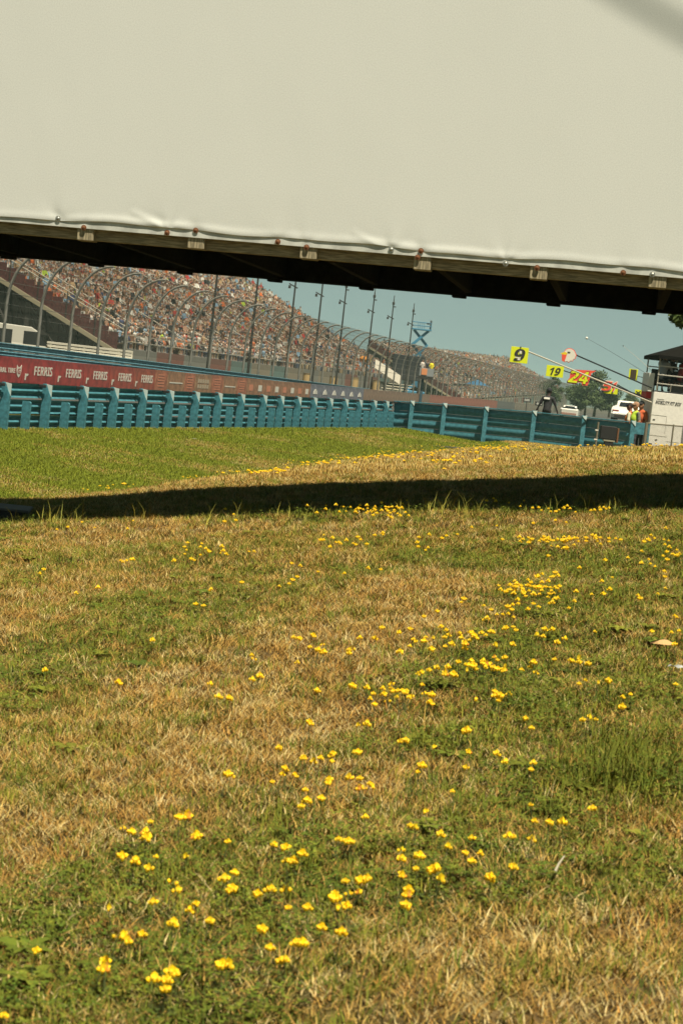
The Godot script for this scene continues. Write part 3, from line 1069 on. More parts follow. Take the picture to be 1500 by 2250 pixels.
func make_long_guardrail() -> void:
	var teal := paint("teal_paint", 0.072, 0.255, 0.315, 0.5, 0.0, noise_texture(0.02, 0.75, 52, 1.2), 0.5)
	var pale := paint("pale_teal", 0.52, 0.62, 0.60, 0.5)
	var o := thing("guardrail", "long teal triple guardrail with alternating tall and short posts", "guardrail")
	var xs := [-420, -300, -192, -95, 6, 96, 177, 244, 307, 366, 423, 473, 523, 572, 610, 648, 683, 718, 752, 783, 815, 842, 867]
	var feet := []
	for x in xs:
		var h: float = 112.0 - 48.0 * (x - 6.0) / 861.0
		var d: float = 4511.0 / h
		var p := at(x, 947.0 - 4.0 * (x - 6.0) / 861.0, d)
		feet.append(p)
	var dir: Vector3 = (feet[feet.size() - 1] - feet[0])
	dir.y = 0
	dir = dir.normalized()
	var near := Vector3(-dir.z, 0, dir.x)
	if near.z < 0:
		near = -near
	var b := Basis(dir, Vector3.UP, near)
	var tall := Shape.new()
	var turned_ := Basis(Vector3(0, 0, 1), Vector3(0, 1, 0), Vector3(-1, 0, 0))
	tall.prism([Vector2(-0.11, -0.3), Vector2(0.11, -0.3), Vector2(0.11, 0.84), Vector2(-0.05, 1.11), Vector2(-0.11, 1.11)], 0.07, turned_)
	var tm := tall.mesh()
	var short := Shape.new()
	short.prism([Vector2(-0.10, -0.3), Vector2(0.11, -0.3), Vector2(0.11, 0.66), Vector2(0.07, 0.69), Vector2(-0.10, 0.69)], 0.06, turned_)
	var sm := short.mesh()
	var cap := Shape.new()
	cap.prism([Vector2(-0.02, 1.10), Vector2(0.115, 1.08), Vector2(0.115, 0.81)], 0.03, turned_)
	var cm := cap.mesh()
	var bolt := Shape.new()
	bolt.box(Vector3(0, 0, 0), Vector3(0.09, 0.07, 0.16), Basis(), 0.01)
	var bm := bolt.mesh()
	var outline := beam_outline(0.325, 0.085)
	for k in feet.size():
		var p: Vector3 = feet[k]
		var post := part("post", tm, teal, o, Transform3D(b, p))
		part("cap", cm, pale, post, Transform3D(Basis(), Vector3(0.0, 0.0, 0.0)))
		part("block", bm, paint("dark_steel", 0.03, 0.03, 0.03, 0.6, 0.3), post, Transform3D(Basis(), Vector3(-0.14, 1.05, -0.06)))
		if k < feet.size() - 1:
			var q: Vector3 = feet[k + 1]
			part("short_post", sm, teal, o, Transform3D(b, (p + q) / 2.0 + near * 0.02))
			for tier in 3:
				var up := Vector3(0, 0.185 + 0.365 * tier, 0)
				beam_part(o, outline, p - near * 0.17 + up, q - near * 0.17 + up, teal)

func make_cross_guardrail() -> void:
	var teal := paint("teal_paint", 0.072, 0.255, 0.315, 0.5, 0.0, noise_texture(0.02, 0.75, 52, 1.2), 0.5)
	var o := thing("guardrail", "teal guardrail of stacked beams running across behind the dry grass", "guardrail")
	var spots := [[867, 882, 70.5], [905, 884, 70.0], [976, 889, 69.2], [1067, 897, 68.0], [1172, 906, 66.5], [1281, 917, 64.8], [1388, 928, 63.2]]
	var tops := []
	for s in spots:
		tops.append(at(s[0], s[1], s[2]))
	var outline := beam_outline(0.306, 0.03, 1.0)
	for k in tops.size():
		var p: Vector3 = tops[k]
		if k > 0:
			var s := Shape.new()
			s.box(Vector3(0, -0.72, 0), Vector3(0.17, 1.5, 0.14), Basis(), 0.01)
			var post := part("post", s.mesh(), teal, o, Transform3D(Basis(Vector3.UP, 0.12), p + Vector3(0, 0.03, 0.17)))
			var c := Shape.new()
			c.prism([Vector2(-0.08, 0.0), Vector2(0.08, 0.05), Vector2(0.08, -0.16)], 0.02)
			part("gusset", c.mesh(), paint("pale_teal", 0.30, 0.46, 0.47, 0.5), post, Transform3D(Basis(), Vector3(0.0, 0.0, 0.085)))
		if k < tops.size() - 1:
			var q: Vector3 = tops[k + 1]
			for tier in 4:
				beam_part(o, outline, q + Vector3(0, -0.19 - 0.315 * tier, -0.02), p + Vector3(0, -0.19 - 0.315 * tier, -0.02), teal)
			var mid := (p + q) / 2.0
			part("top_rail", box_mesh(Vector3(p.distance_to(q), 0.045, 0.17), 0.01), teal, o, Transform3D(look_basis(q - p), mid))
	var e: Vector3 = tops[tops.size() - 1]
	part("end_panel", box_mesh(Vector3(0.55, 0.42, 0.03), 0.005), teal, o, Transform3D(Basis(), e + Vector3(0.30, -0.19, 0.04)))
	part("end_post", box_mesh(Vector3(0.08, 1.4, 0.08), 0.01), teal, o, Transform3D(Basis(), e + Vector3(0.6, -0.68, 0.03)))

func wall_depth(px: float, py: float, off: float) -> float:   # depth at which that direction meets the line off metres before the fence
	var r := ray(px, py)
	var o := fence_at(0.0, off)
	return (o.x + 0.197 * o.z) / (r.x - 0.197)

func make_track_wall() -> void:
	var o := thing("trackside_wall", "low concrete wall along the far side of the track below the fence", "wall")
	var concrete := paint("concrete", 0.26, 0.23, 0.18, 0.9, 0.0, noise_texture(0.01, 0.7, 61, 1.2), 0.2)
	var d := 55.0
	while d < 640.0:
		var step := 6.0
		part("wall_block", box_mesh(Vector3(step - 0.02, 1.2, 0.35), 0.02), concrete, o, Transform3D(look_basis(TRACK_DIR), fence_at(d + step * 0.4905, 1.7, -0.3)))
		d += step * 0.981
	# printed boards hung on the wall, grazing sheen and haze painted into the browner, duller colours; [from pixel, to pixel, colour, text, kind]
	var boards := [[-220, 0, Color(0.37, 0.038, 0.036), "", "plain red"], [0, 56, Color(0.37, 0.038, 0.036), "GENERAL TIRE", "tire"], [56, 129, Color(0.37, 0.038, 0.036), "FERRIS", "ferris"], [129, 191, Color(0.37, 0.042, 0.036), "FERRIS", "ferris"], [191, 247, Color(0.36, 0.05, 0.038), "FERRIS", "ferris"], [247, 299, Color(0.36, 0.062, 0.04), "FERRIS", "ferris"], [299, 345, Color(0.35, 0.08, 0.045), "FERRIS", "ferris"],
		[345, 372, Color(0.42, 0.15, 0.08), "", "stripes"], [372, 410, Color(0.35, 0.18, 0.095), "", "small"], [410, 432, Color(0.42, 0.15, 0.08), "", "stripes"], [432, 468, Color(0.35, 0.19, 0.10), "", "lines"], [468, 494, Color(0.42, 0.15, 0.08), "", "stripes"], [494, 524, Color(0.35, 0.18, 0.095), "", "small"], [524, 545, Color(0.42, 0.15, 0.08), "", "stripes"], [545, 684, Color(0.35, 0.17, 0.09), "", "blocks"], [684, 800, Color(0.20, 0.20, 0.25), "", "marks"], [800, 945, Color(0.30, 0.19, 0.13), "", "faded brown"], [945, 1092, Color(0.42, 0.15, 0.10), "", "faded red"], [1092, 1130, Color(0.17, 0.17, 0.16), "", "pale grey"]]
	var white := paint("print_white", 0.58, 0.56, 0.49, 0.7)
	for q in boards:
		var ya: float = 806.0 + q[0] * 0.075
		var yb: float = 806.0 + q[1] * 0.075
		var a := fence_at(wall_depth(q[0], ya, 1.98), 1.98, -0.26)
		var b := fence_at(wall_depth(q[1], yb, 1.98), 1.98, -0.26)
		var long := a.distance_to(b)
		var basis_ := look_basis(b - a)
		var label := "dull red banner with bold white lettering and a small corner flag"
		match q[4]:
			"plain red": label = "plain red banner, blank, at the start of the trackside wall"
			"tire": label = "dull red banner with two white words beside a shield emblem"
			"stripes": label = "narrow orange banner with rows of print on the trackside wall"
			"small": label = "brown banner with a single small line of print"
			"lines": label = "brown banner carrying two wide rows of pale print on it"
			"blocks": label = "long brown banner with orange and white marks in turn"
			"marks": label = "bluish grey banner with a row of white emblems"
			"faded brown": label = "faded brown banner on the wall beyond the bluish one"
			"faded red": label = "faded red banner far along the trackside wall"
			"pale grey": label = "pale grey banner past the faded red one on the wall"
		var group := ""
		if q[4] in ["ferris", "stripes", "small"]:
			group = {"ferris": "red banners with bold white lettering", "stripes": "orange banners with rows of print", "small": "brown banners with small print"}[q[4]]
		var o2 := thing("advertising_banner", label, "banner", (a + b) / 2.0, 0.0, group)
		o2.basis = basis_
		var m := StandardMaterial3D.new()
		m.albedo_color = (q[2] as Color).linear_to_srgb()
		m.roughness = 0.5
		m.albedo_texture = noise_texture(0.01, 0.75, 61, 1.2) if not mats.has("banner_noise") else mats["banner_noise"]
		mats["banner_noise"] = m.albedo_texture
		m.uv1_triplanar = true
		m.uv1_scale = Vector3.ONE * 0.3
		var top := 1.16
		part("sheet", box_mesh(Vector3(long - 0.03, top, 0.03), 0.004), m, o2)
		var face := 0.022
		match q[4]:
			"ferris":
				var w := letters("FERRIS", 0.5, 0.01)
				fit(o2, w, white, Vector3(0.12 * long, 0.03, face), long * 0.54, 0.44)
				var lg := Shape.new()
				lg.prism([Vector2(-0.5, 0.5), Vector2(0.5, 0.5), Vector2(0.3, 0.15), Vector2(-0.1, 0.15), Vector2(-0.2, -0.5), Vector2(-0.5, -0.5)], 0.05)
				part("emblem", lg.mesh(), white, o2, Transform3D(Basis().scaled(Vector3(long * 0.1, 0.3, 0.2)), Vector3(-0.36 * long, -0.28, face)))
			"tire":
				fit(o2, letters("GENERAL TIRE", 0.3, 0.01), white, Vector3(-0.25 * long, -0.02, face), long * 0.95, 0.22)
				var lion := Shape.new()
				lion.prism([Vector2(-0.5, 0.7), Vector2(-0.2, 0.45), Vector2(0.2, 0.45), Vector2(0.5, 0.7), Vector2(0.5, 0.0), Vector2(0.3, -0.45), Vector2(0.0, -0.7), Vector2(-0.3, -0.45), Vector2(-0.5, 0.0)], 0.05)
				var em := part("emblem", lion.mesh(), white, o2, Transform3D(Basis().scaled(Vector3(0.19 * long, 0.42, 0.2)), Vector3(0.37 * long, -0.04, face)))
				fit(em, letters("G", 0.5, 0.05), m, Vector3(0, 0, 0.03), 0.6, 0.6)
			"lines":
				for r in 2:
					for e in 5:
						part("print_mark", box_mesh(Vector3(long * 0.1, 0.24, 0.012)), paint("print_dim", 0.36, 0.30, 0.22, 0.7), o2, Transform3D(Basis(), Vector3((e - 2) * long * 0.14, 0.14 - 0.33 * r, face)))
			"stripes", "small":
				for r in (5 if q[4] == "stripes" else 1):
					var wide: float = long * (0.5 if q[4] == "stripes" else 0.75)
					part("print_line", box_mesh(Vector3(wide, 0.07, 0.012)), paint("print_orange", 0.5, 0.2, 0.12, 0.7) if q[4] == "stripes" else white, o2, Transform3D(Basis(), Vector3(0, 0.32 - 0.16 * r - (0.4 if q[4] == "small" else 0.0), face)))
			"blocks":
				for r in 8:
					var odd := r % 2 == 1
					part("print_mark", box_mesh(Vector3(long * 0.05, 0.42, 0.012)), white if odd else paint("print_orange", 0.5, 0.2, 0.12, 0.7), o2, Transform3D(Basis(), Vector3((r - 3.5) / 8.0 * long, -0.05, face)))
			"marks":
				for r in 6:
					var e := Shape.new()
					e.prism([Vector2(-0.5, -0.5), Vector2(0.5, -0.5), Vector2(0.3, 0.2), Vector2(0, 0.55), Vector2(-0.3, 0.2)], 0.02)
					part("emblem", e.mesh(), white, o2, Transform3D(Basis().scaled(Vector3(long * 0.07, 0.4, 1)), Vector3((r - 2.5) / 6.0 * long, 0, face)))
	# blue guardrail on the bank behind the wall
	var g := thing("guardrail", "steel blue guardrail on top of the bank behind the red banners", "guardrail")
	var blue := paint("steel_blue", 0.16, 0.36, 0.45, 0.45, 0.0, noise_texture(0.012, 0.65, 53, 1.2), 0.5)
	var outline := beam_outline(0.30, 0.08)
	var pts := []
	for k in 15:
		var dd := 60.0 + k * 8.0
		pts.append(fence_at(dd, 1.0, lerpf(0.93, 0.32, clampf((dd - 78.0) / 90.0, 0, 1))))
	for k in pts.size() - 1:
		for tier in 3:
			beam_part(g, outline, pts[k + 1] - Vector3(0, 0.16 + 0.31 * tier, 0), pts[k] - Vector3(0, 0.16 + 0.31 * tier, 0), blue)
		part("top_rail", box_mesh(Vector3(pts[k].distance_to(pts[k + 1]), 0.05, 0.2), 0.01), blue, g, Transform3D(look_basis(pts[k + 1] - pts[k]), (pts[k] + pts[k + 1]) / 2.0))
		part("post", box_mesh(Vector3(0.15, 2.2, 0.15), 0.01), blue, g, Transform3D(look_basis(TRACK_DIR), pts[k] - Vector3(0, 1.1, 0) - TO_TRACK * 0.14))

func fit(parent: Node3D, t: TextMesh, material: Material, where: Vector3, wide: float, high: float, shear := 0.0) -> MeshInstance3D:
	var box := t.get_aabb()
	var sx := wide / maxf(box.size.x, 0.001)
	var sy := high / maxf(box.size.y, 0.001)
	var b := Basis(Vector3(sx, 0, 0), Vector3(sy * shear, sy, 0), Vector3(0, 0, 1))
	return part("lettering", t, material, parent, Transform3D(b, where - b * box.get_center()))

func fence_profile() -> Array:
	var p := [Vector2(0, -0.9), Vector2(0, 1.0), Vector2(0.0, 2.2)]
	for k in 9:
		var a := PI / 2.0 * k / 8.0
		p.append(Vector2(2.0 * (1.0 - cos(a)), 2.75 + 2.7 * sin(a)))
	return p

func make_catch_fence() -> void:
	var o := thing("catch_fence", "tall grey catch fence with curved posts along the far side of the track", "fence")
	var steel := paint("fence_post", 0.27, 0.26, 0.23, 0.6, 0.1)
	var wire := paint("fence_wire", 0.12, 0.12, 0.105, 0.7)
	var net := paint("fence_net", 0.14, 0.14, 0.12, 0.9)
	net.transparency = BaseMaterial3D.TRANSPARENCY_ALPHA
	net.albedo_color.a = 0.30
	net.metallic_specular = 0.1
	var prof := fence_profile()
	var path := []
	for p in prof:
		path.append(TO_TRACK * p.x + Vector3(0, p.y, 0))
	var post := tube_mesh(path, 0.085, 0.06, 7)
	var step := 4.4
	var along := Vector3(0.197, 0, -1.0) * step
	var panel := Shape.new()
	for k in range(1, path.size() - 1):
		panel.quad(path[k], path[k + 1], path[k + 1] + along, path[k] + along)
	var pm := panel.mesh()
	var d := 63.0
	var n := 0
	while n < 128:
		var p := fence_at(d)
		part("post", post, steel, o, Transform3D(Basis(), p))
		part("netting", pm, net, o, Transform3D(Basis(), p))
		d += step
		n += 1
	for k in [2, 3, 4, 5, 6, 7, 8, 9, 10, 11]:
		var a: Vector3 = fence_at(63.0) + path[k]
		part("cable", tube_mesh([a, a + along * 128.0], 0.012, 0.03, 4), wire, o)

func make_light_poles() -> void:
	var dark := paint("pole_dark", 0.035, 0.033, 0.03, 0.6, 0.2)
	var depths := [124.0, 135.0, 147.0, 157.0, 167.0, 181.0, 192.0, 205.0]
	for k in depths.size():
		var o := thing("light_pole", "slender dark pole with small fixtures standing by the catch fence", "pole", fence_at(depths[k], -1.2, -1.0), 0.0, "dark poles along the catch fence")
		part("pole", tube_mesh([Vector3.ZERO, Vector3(0, 11.0, 0)], 0.12, 0.06, 8), dark, o)
		var f := Shape.new()
		f.box(Vector3(0, 10.6, 0), Vector3(0.26, 0.36, 0.24), Basis(), 0.05)
		f.box(Vector3(0, 11.1, 0), Vector3(0.08, 0.7, 0.08))
		f.box(Vector3(0.14, 10.25, 0), Vector3(0.3, 0.1, 0.2))
		part("fixture", f.mesh(), dark, o)
		var c := Shape.new()
		c.box(Vector3(-0.15, 9.1, 0), Vector3(0.8, 0.1, 0.1), Basis(Vector3.BACK, -0.4))
		c.box(Vector3(-0.45, 9.0, 0), Vector3(0.2, 0.24, 0.2))
		part("bracket", c.mesh(), dark, o)

# ---------------------------------------------------------------- people
var sitters := []
var stander: Dictionary
const SKIN := [Color(0.46, 0.28, 0.19), Color(0.38, 0.21, 0.14), Color(0.20, 0.10, 0.06), Color(0.52, 0.33, 0.24)]
const SHIRTS := [["white", Color(0.62, 0.6, 0.54)], ["tan", Color(0.44, 0.30, 0.17)], ["orange", Color(0.62, 0.16, 0.04)], ["light blue", Color(0.22, 0.34, 0.45)], ["red", Color(0.42, 0.05, 0.04)], ["navy", Color(0.04, 0.055, 0.13)], ["black", Color(0.025, 0.025, 0.027)], ["grey", Color(0.26, 0.255, 0.24)], ["lime green", Color(0.45, 0.6, 0.06)], ["teal", Color(0.06, 0.27, 0.27)], ["brown", Color(0.17, 0.09, 0.05)], ["peach", Color(0.60, 0.36, 0.24)]]

func figure(pose: int) -> Array:   # facing +z, colours: 0 skin, 1 shirt, 2 trousers, 3 hair or hat, 4 shoes, 5 vest
	var b := []
	if pose < 3:   # seated, hips on the bench at 0.45
		var lean := [0.0, 0.14, -0.06][pose] as float
		var hip := Vector3(0, 0.55, 0)
		var chest := Vector3(0, 0.95, lean * 0.8)
		var neck := Vector3(0, 1.12, lean)
		var head := Vector3(0, 1.27, lean + 0.04)
		b.append([hip, chest, 0.15, 0.165, 1])
		b.append([chest + Vector3(-0.1, 0.08, 0), chest + Vector3(0.1, 0.08, 0), 0.1, 0.1, 1])
		b.append([neck, head, 0.055, 0.08, 0])
		b.append([head, head + Vector3(0, 0.03, 0.0), 0.095, 0.095, 0])
		b.append([head + Vector3(0, 0.07, -0.02), head + Vector3(0, 0.075, 0.02), 0.095, 0.095, 3])
		for s in [-1.0, 1.0]:
			var knee := Vector3(s * 0.13, 0.53, 0.44)
			b.append([hip + Vector3(s * 0.08, -0.02, 0), knee, 0.09, 0.07, 2])
			b.append([knee, Vector3(s * 0.13, 0.1, 0.42), 0.065, 0.05, 0 if pose == 1 else 2])
			b.append([Vector3(s * 0.13, 0.05, 0.42), Vector3(s * 0.14, 0.04, 0.56), 0.05, 0.04, 4])
			var sh := chest + Vector3(s * 0.2, 0.09, 0)
			var el := chest + Vector3(s * 0.27, -0.2, 0.06 + 0.1 * pose)
			var hand := [Vector3(s * 0.12, 0.64, 0.34), Vector3(s * 0.08, 0.8, 0.45), Vector3(s * 0.16, 1.2, 0.16)][pose] as Vector3
			b.append([sh, el, 0.062, 0.05, 1])
			b.append([el, hand, 0.045, 0.035, 0])
	else:
		var hip := Vector3(0, 0.92, 0)
		var chest := Vector3(0, 1.3, 0.01)
		var head := Vector3(0, 1.62, 0.03)
		b.append([hip, chest, 0.145, 0.165, 1])
		b.append([chest + Vector3(-0.11, 0.1, 0), chest + Vector3(0.11, 0.1, 0), 0.095, 0.095, 1])
		b.append([Vector3(0, 1.46, 0.01), head, 0.058, 0.08, 0])
		b.append([head, head + Vector3(0, 0.03, 0), 0.098, 0.098, 0])
		b.append([head + Vector3(0, 0.08, -0.02), head + Vector3(0, 0.085, 0.02), 0.095, 0.095, 3])
		for s in [-1.0, 1.0]:
			var knee := Vector3(s * 0.1, 0.49, 0.02)
			b.append([hip + Vector3(s * 0.08, -0.04, 0), knee, 0.095, 0.068, 2])
			b.append([knee, Vector3(s * 0.1, 0.1, -0.01), 0.064, 0.048, 2])
			b.append([Vector3(s * 0.1, 0.05, -0.02), Vector3(s * 0.12, 0.04, 0.13), 0.05, 0.04, 4])
			var sh := chest + Vector3(s * 0.21, 0.11, 0)
			var el := chest + Vector3(s * 0.27, -0.17, 0.02)
			b.append([sh, el, 0.062, 0.05, 1])
			b.append([el, chest + Vector3(s * 0.24, -0.42, 0.12), 0.045, 0.035, 0])
	return b

func make_people_shapes() -> void:
	for pose in 3:
		sitters.append(body(figure(pose), 0.085, 0.05))
	stander = body(figure(3), 0.085, 0.05)

func low_figure(pose: int, legs: bool) -> Dictionary:   # a spectator a few pixels tall
	var s := Shape.new()
	var w := PackedInt32Array()
	var up := 0.38 if pose == 1 else 0.0
	var lean := 0.1 if pose == 2 else 0.0
	var jobs := [[[Vector3(0, 0.42 + up, 0), Vector3(0, 0.75 + up, 0.03 + lean * 0.5), Vector3(0, 1.1 + up, lean)], 0.17, 0.2, 5, 1], [[Vector3(0, 1.12 + up, lean), Vector3(0, 1.36 + up, 0.03 + lean)], 0.085, 0.1, 5, 0], [[Vector3(0, 1.3 + up, lean), Vector3(0, 1.42 + up, 0.02 + lean)], 0.115, 0.07, 5, 3]]
	for sd in [-1.0, 1.0]:
		if legs and pose != 1:
			jobs.append([[Vector3(sd * 0.1, 0.5, 0), Vector3(sd * 0.13, 0.53, 0.44), Vector3(sd * 0.13, 0.05, 0.44)], 0.09, 0.06, 4, 2])
		elif legs:
			jobs.append([[Vector3(sd * 0.1, 0.85, 0), Vector3(sd * 0.1, 0.03, 0)], 0.1, 0.06, 4, 2])
		jobs.append([[Vector3(sd * 0.2, 1.05 + up, lean), Vector3(sd * 0.28, 0.78 + up, 0.1 + lean), Vector3(sd * 0.12, (0.66 if pose != 2 else 1.1) + up, 0.34)], 0.065, 0.04, 3, 0 if pose == 0 else 1])
	for j in jobs:
		var before := s.v.size()
		s.tube(j[0], j[1], j[2], j[3])
		for k in s.v.size() - before:
			w.append(j[4])
	return {"v": s.v, "n": s.n, "w": w, "i": s.i}

func outfit(r: RandomNumberGenerator) -> Array:
	var k := r.randi() % 16
	var shirt: int = [0, 0, 0, 1, 3, 2, 3, 4, 5, 6, 7, 7, 10, 6, 11, 0][k]
	if r.randf() < 0.015:
		shirt = 8
	var skin: Color = SKIN[r.randi() % 4] * r.randf_range(0.8, 1.15)
	var legs: Color = [Color(0.05, 0.06, 0.1), Color(0.26, 0.2, 0.12), Color(0.03, 0.03, 0.03), Color(0.2, 0.2, 0.19)][r.randi() % 4]
	var hair: Color = [Color(0.03, 0.02, 0.015), Color(0.1, 0.06, 0.03), Color(0.5, 0.47, 0.4), Color(0.03, 0.035, 0.06), Color(0.34, 0.24, 0.12)][r.randi() % 5]
	return [shirt, [skin, (SHIRTS[shirt][1] as Color) * r.randf_range(0.75, 1.15), legs, hair, Color(0.2, 0.19, 0.18), Color.BLACK]]

func make_stands() -> void:
	stand("grandstand", "long crowded grandstand with maroon risers behind the catch fence", Vector3(-18.6, 1.4, -138.3), Vector3(6.8, 1.7, -267.0), 36, 1, "packed crowd of spectators filling the long grandstand")
	stand("grandstand", "distant crowded grandstand beyond the blue scissor lift", Vector3(19.6, -0.7, -332.0), Vector3(66.0, 4.0, -566.0), 23, 3, "far crowd of spectators filling the distant grandstand")

func stand(called: String, label: String, a: Vector3, b: Vector3, rows: int, every: int, crowd_label: String) -> void:
	var o := thing(called, label, "grandstand", a)
	var dir := (b - a).normalized()
	var bs := look_basis(dir)      # x along the rows, z towards the track
	o.basis = bs
	var long := a.distance_to(b)
	var run := 0.8
	var rise := 0.37
	var maroon := paint("maroon", 0.11, 0.026, 0.026, 0.75, 0.0, noise_texture(0.02, 0.7, 71, 1.2), 0.3)
	var tread := paint("tread", 0.15, 0.115, 0.07, 0.7)
	var bench := paint("bench", 0.18, 0.14, 0.09, 0.6)
	var rail := paint("hand_rail", 0.36, 0.33, 0.27, 0.5, 0.1)
	var cream := paint("stringer", 0.34, 0.30, 0.2, 0.8)
	var steel := paint("stand_steel", 0.028, 0.026, 0.022, 0.8)
	var tm := box_mesh(Vector3(long, 0.06, run + 0.02))
	var rm := box_mesh(Vector3(long, rise, 0.03))
	var bm := box_mesh(Vector3(long, 0.05, 0.26), 0.01)
	var km := box_mesh(Vector3(0.06, 1.5, run - 0.03), 0.01)
	for i in rows:
		var y := rise * i
		var z := -run * (i + 0.5)
		part("tread", tm, tread, o, Transform3D(Basis(), Vector3(long / 2, y, z)))
		part("riser", rm, maroon, o, Transform3D(Basis(), Vector3(long / 2, y + rise / 2 + 0.03, z - run / 2)))
		part("bench", bm, bench, o, Transform3D(Basis(), Vector3(long / 2, y + 0.43, z - 0.22)))
		part("end_panel", km, maroon, o, Transform3D(Basis(), Vector3(-0.05, y + 0.5, z)))
	# the sloping edge beam and the rails on the near end
	var low := Vector3(-0.12, -0.35, 0.5)
	var top := Vector3(-0.12, rise * rows - 0.35, -run * rows)
	var slope := Basis(Vector3.RIGHT, atan2(rise, run))
	part("stringer", box_mesh(Vector3(0.14, 0.34, low.distance_to(top)), 0.01), cream, o, Transform3D(slope, (low + top) / 2.0 + Vector3(0, -0.1, 0)))
	for h in [1.45, 1.75]:
		part("hand_rail", tube_mesh([low + Vector3(0, 0.35 + h, 0), top + Vector3(0, 0.35 + h, 0)], 0.045, 0.045, 6), rail, o)
	for k in 13:
		var t := low.lerp(top, k / 12.0)
		part("rail_post", tube_mesh([t, t + Vector3(0, 2.1, 0)], 0.05, 0.05, 6), steel, o)
	var aisles := int(long / 10.5)
	for k in range(1, aisles + 1):
		var x := long * k / (aisles + 1.0)
		for g in 5:
			var r0 := 1.0 + g * (rows / 5.0)
			var r1 := r0 + rows / 5.0 - 1.6
			var p0 := Vector3(x, rise * r0 + 0.1, -run * r0)
			var p1 := Vector3(x, rise * r1 + 0.1, -run * r1)
			part("aisle_rail", tube_mesh([p0, p0 + Vector3(0, 0.95, 0), p1 + Vector3(0, 0.95, 0), p1], 0.055, 0.055, 5), rail, o)
	# underside: columns and braces of the near end
	var base := -1.0 - a.y
	for i in 5:
		for j in range(1, 8):
			var z := -run * rows * j / 7.5
			var y := rise / run * -z - 0.4
			part("column", box_mesh(Vector3(0.35, y - base, 0.35)), steel, o, Transform3D(Basis(), Vector3(0.4 + i * 6.5, (y + base) / 2.0, z)))
			if j > 1:
				var za := -run * rows * (j - 1) / 7.5
				part("brace", tube_mesh([Vector3(0.4 + i * 6.5, base + 0.2, za), Vector3(0.4 + i * 6.5, y - 0.3, z)], 0.1, 0.1, 4), steel, o)
				part("beam", box_mesh(Vector3(0.2, 0.35, za - z)), steel, o, Transform3D(Basis(), Vector3(0.4 + i * 6.5, base + 3.0, (z + za) / 2.0)))
	part("added_back_wall", box_mesh(Vector3(long, rise * rows + a.y + 1.0, 0.2)), paint("added_back_wall", 0.17, 0.17, 0.14, 0.9), o, Transform3D(Basis(), Vector3(long / 2, (rise * rows - a.y - 1.0) / 2.0, -run * rows - 0.1)))  # full height wall added to shut out bright sky beneath the seating
	# front wall with painted bays and a railing
	var bays := int(long / 7.5)
	var front := [paint("front_tan", 0.24, 0.21, 0.16, 0.85), paint("front_grey", 0.2, 0.2, 0.18, 0.85), paint("front_red", 0.2, 0.09, 0.07, 0.8), paint("front_teal", 0.13, 0.2, 0.19, 0.8)]
	for k in bays:
		var w := long / bays
		part("front_panel", box_mesh(Vector3(w - 0.05, maxf(-base, 5.5) + 0.1, 0.2), 0.01), front[[1, 2, 1, 2, 3, 0, 3, 0, 1, 0][k % 10]], o, Transform3D(Basis(), Vector3((k + 0.5) * w, -maxf(-base, 5.5) / 2.0, 0.7)))
		part("rail_post", tube_mesh([Vector3(k * w, 0, 0.75), Vector3(k * w, 1.15, 0.75)], 0.04, 0.04, 5), rail, o)
	for h in [0.6, 1.1]:
		part("front_rail", tube_mesh([Vector3(0, h, 0.75), Vector3(long, h, 0.75)], 0.035, 0.035, 5), rail, o)
	# spectators: the largest in view as people of their own, the rest as one crowd
	var r := RandomNumberGenerator.new()
	r.seed = 100 + rows
	var cloth := vertex_paint("clothes", 0.85)
	var mass := Shape.new()
	var cache := {}
	var singles := 0
	var dense := 0.75 if every > 1 else 0.48
	var lows := [low_figure(0, every == 1), low_figure(1, every == 1), low_figure(2, every == 1)]
	for i in rows:
		var x := 0.6
		while x < long - 0.5:
			x += dense * r.randf_range(0.9, 1.25)
			var aisle := fposmod(x / long * (aisles + 1.0) + 0.5, 1.0) - 0.5
			if absf(aisle) * long / (aisles + 1.0) < 0.6:
				continue
			var full := 0.94 + 0.5 * noise2.get_noise_2d(x * 9.0, i * 14.0)
			if every == 1 and x < 9.0:
				full -= 0.4 * (1.0 - x / 9.0)
			if r.randf() > full:
				continue
			var up := r.randf() < 0.07
			var local := Transform3D(Basis(Vector3.UP, r.randf_range(-0.7, 0.7)).scaled(Vector3.ONE * r.randf_range(0.9, 1.08)), Vector3(x, rise * i + (0.03 if up else 0.02), -run * (i + 0.5) - (0.0 if up else 0.2)))
			var world := o.transform * local
			var px := to_pixel(world.origin + Vector3(0, 1, 0))
			var pose := 3 if up else r.randi() % 3
			var wear := outfit(r)
			var shape: Dictionary = stander if up else sitters[pose]
			var hidden := px.y < 550.0 + 0.092 * px.x or px.x < 0.0
			if every == 1 and not hidden and singles < 300 and (x < 34.0 or i < 3 and x < 60.0) and px.y < 745.0 + 0.09 * px.x:
				singles += 1
				var key := "%d %d %d" % [pose, wear[0], r.randi() % 3]
				if not cache.has(key):
					cache[key] = body_mesh(shape, wear[1])
				var how: String = "standing spectator in a %s top in the long grandstand" if up else ["seated spectator in a %s top with hands on knees", "seated spectator in a %s top leaning forward", "seated spectator in a %s top with hands raised to the face"][pose]
				var who: String = how % SHIRTS[wear[0]][0]
				var q := part("person", cache[key], cloth, self, world)
				q.set_meta("label", who)
				q.set_meta("category", "person")
				q.set_meta("group", "spectators: " + who)
			else:
				var cc := PackedColorArray()
				var slim: Dictionary = lows[1 if up else (2 if pose == 2 else 0)]
				for e in slim.w:
					cc.append(wear[1][e])
				mass.add(slim.v, slim.n, cc, slim.i, world)
	var crowd := part("crowd", mass.mesh(), cloth, self)
	crowd.set_meta("kind", "stuff")
	crowd.set_meta("label", crowd_label)
	crowd.set_meta("category", "crowd")
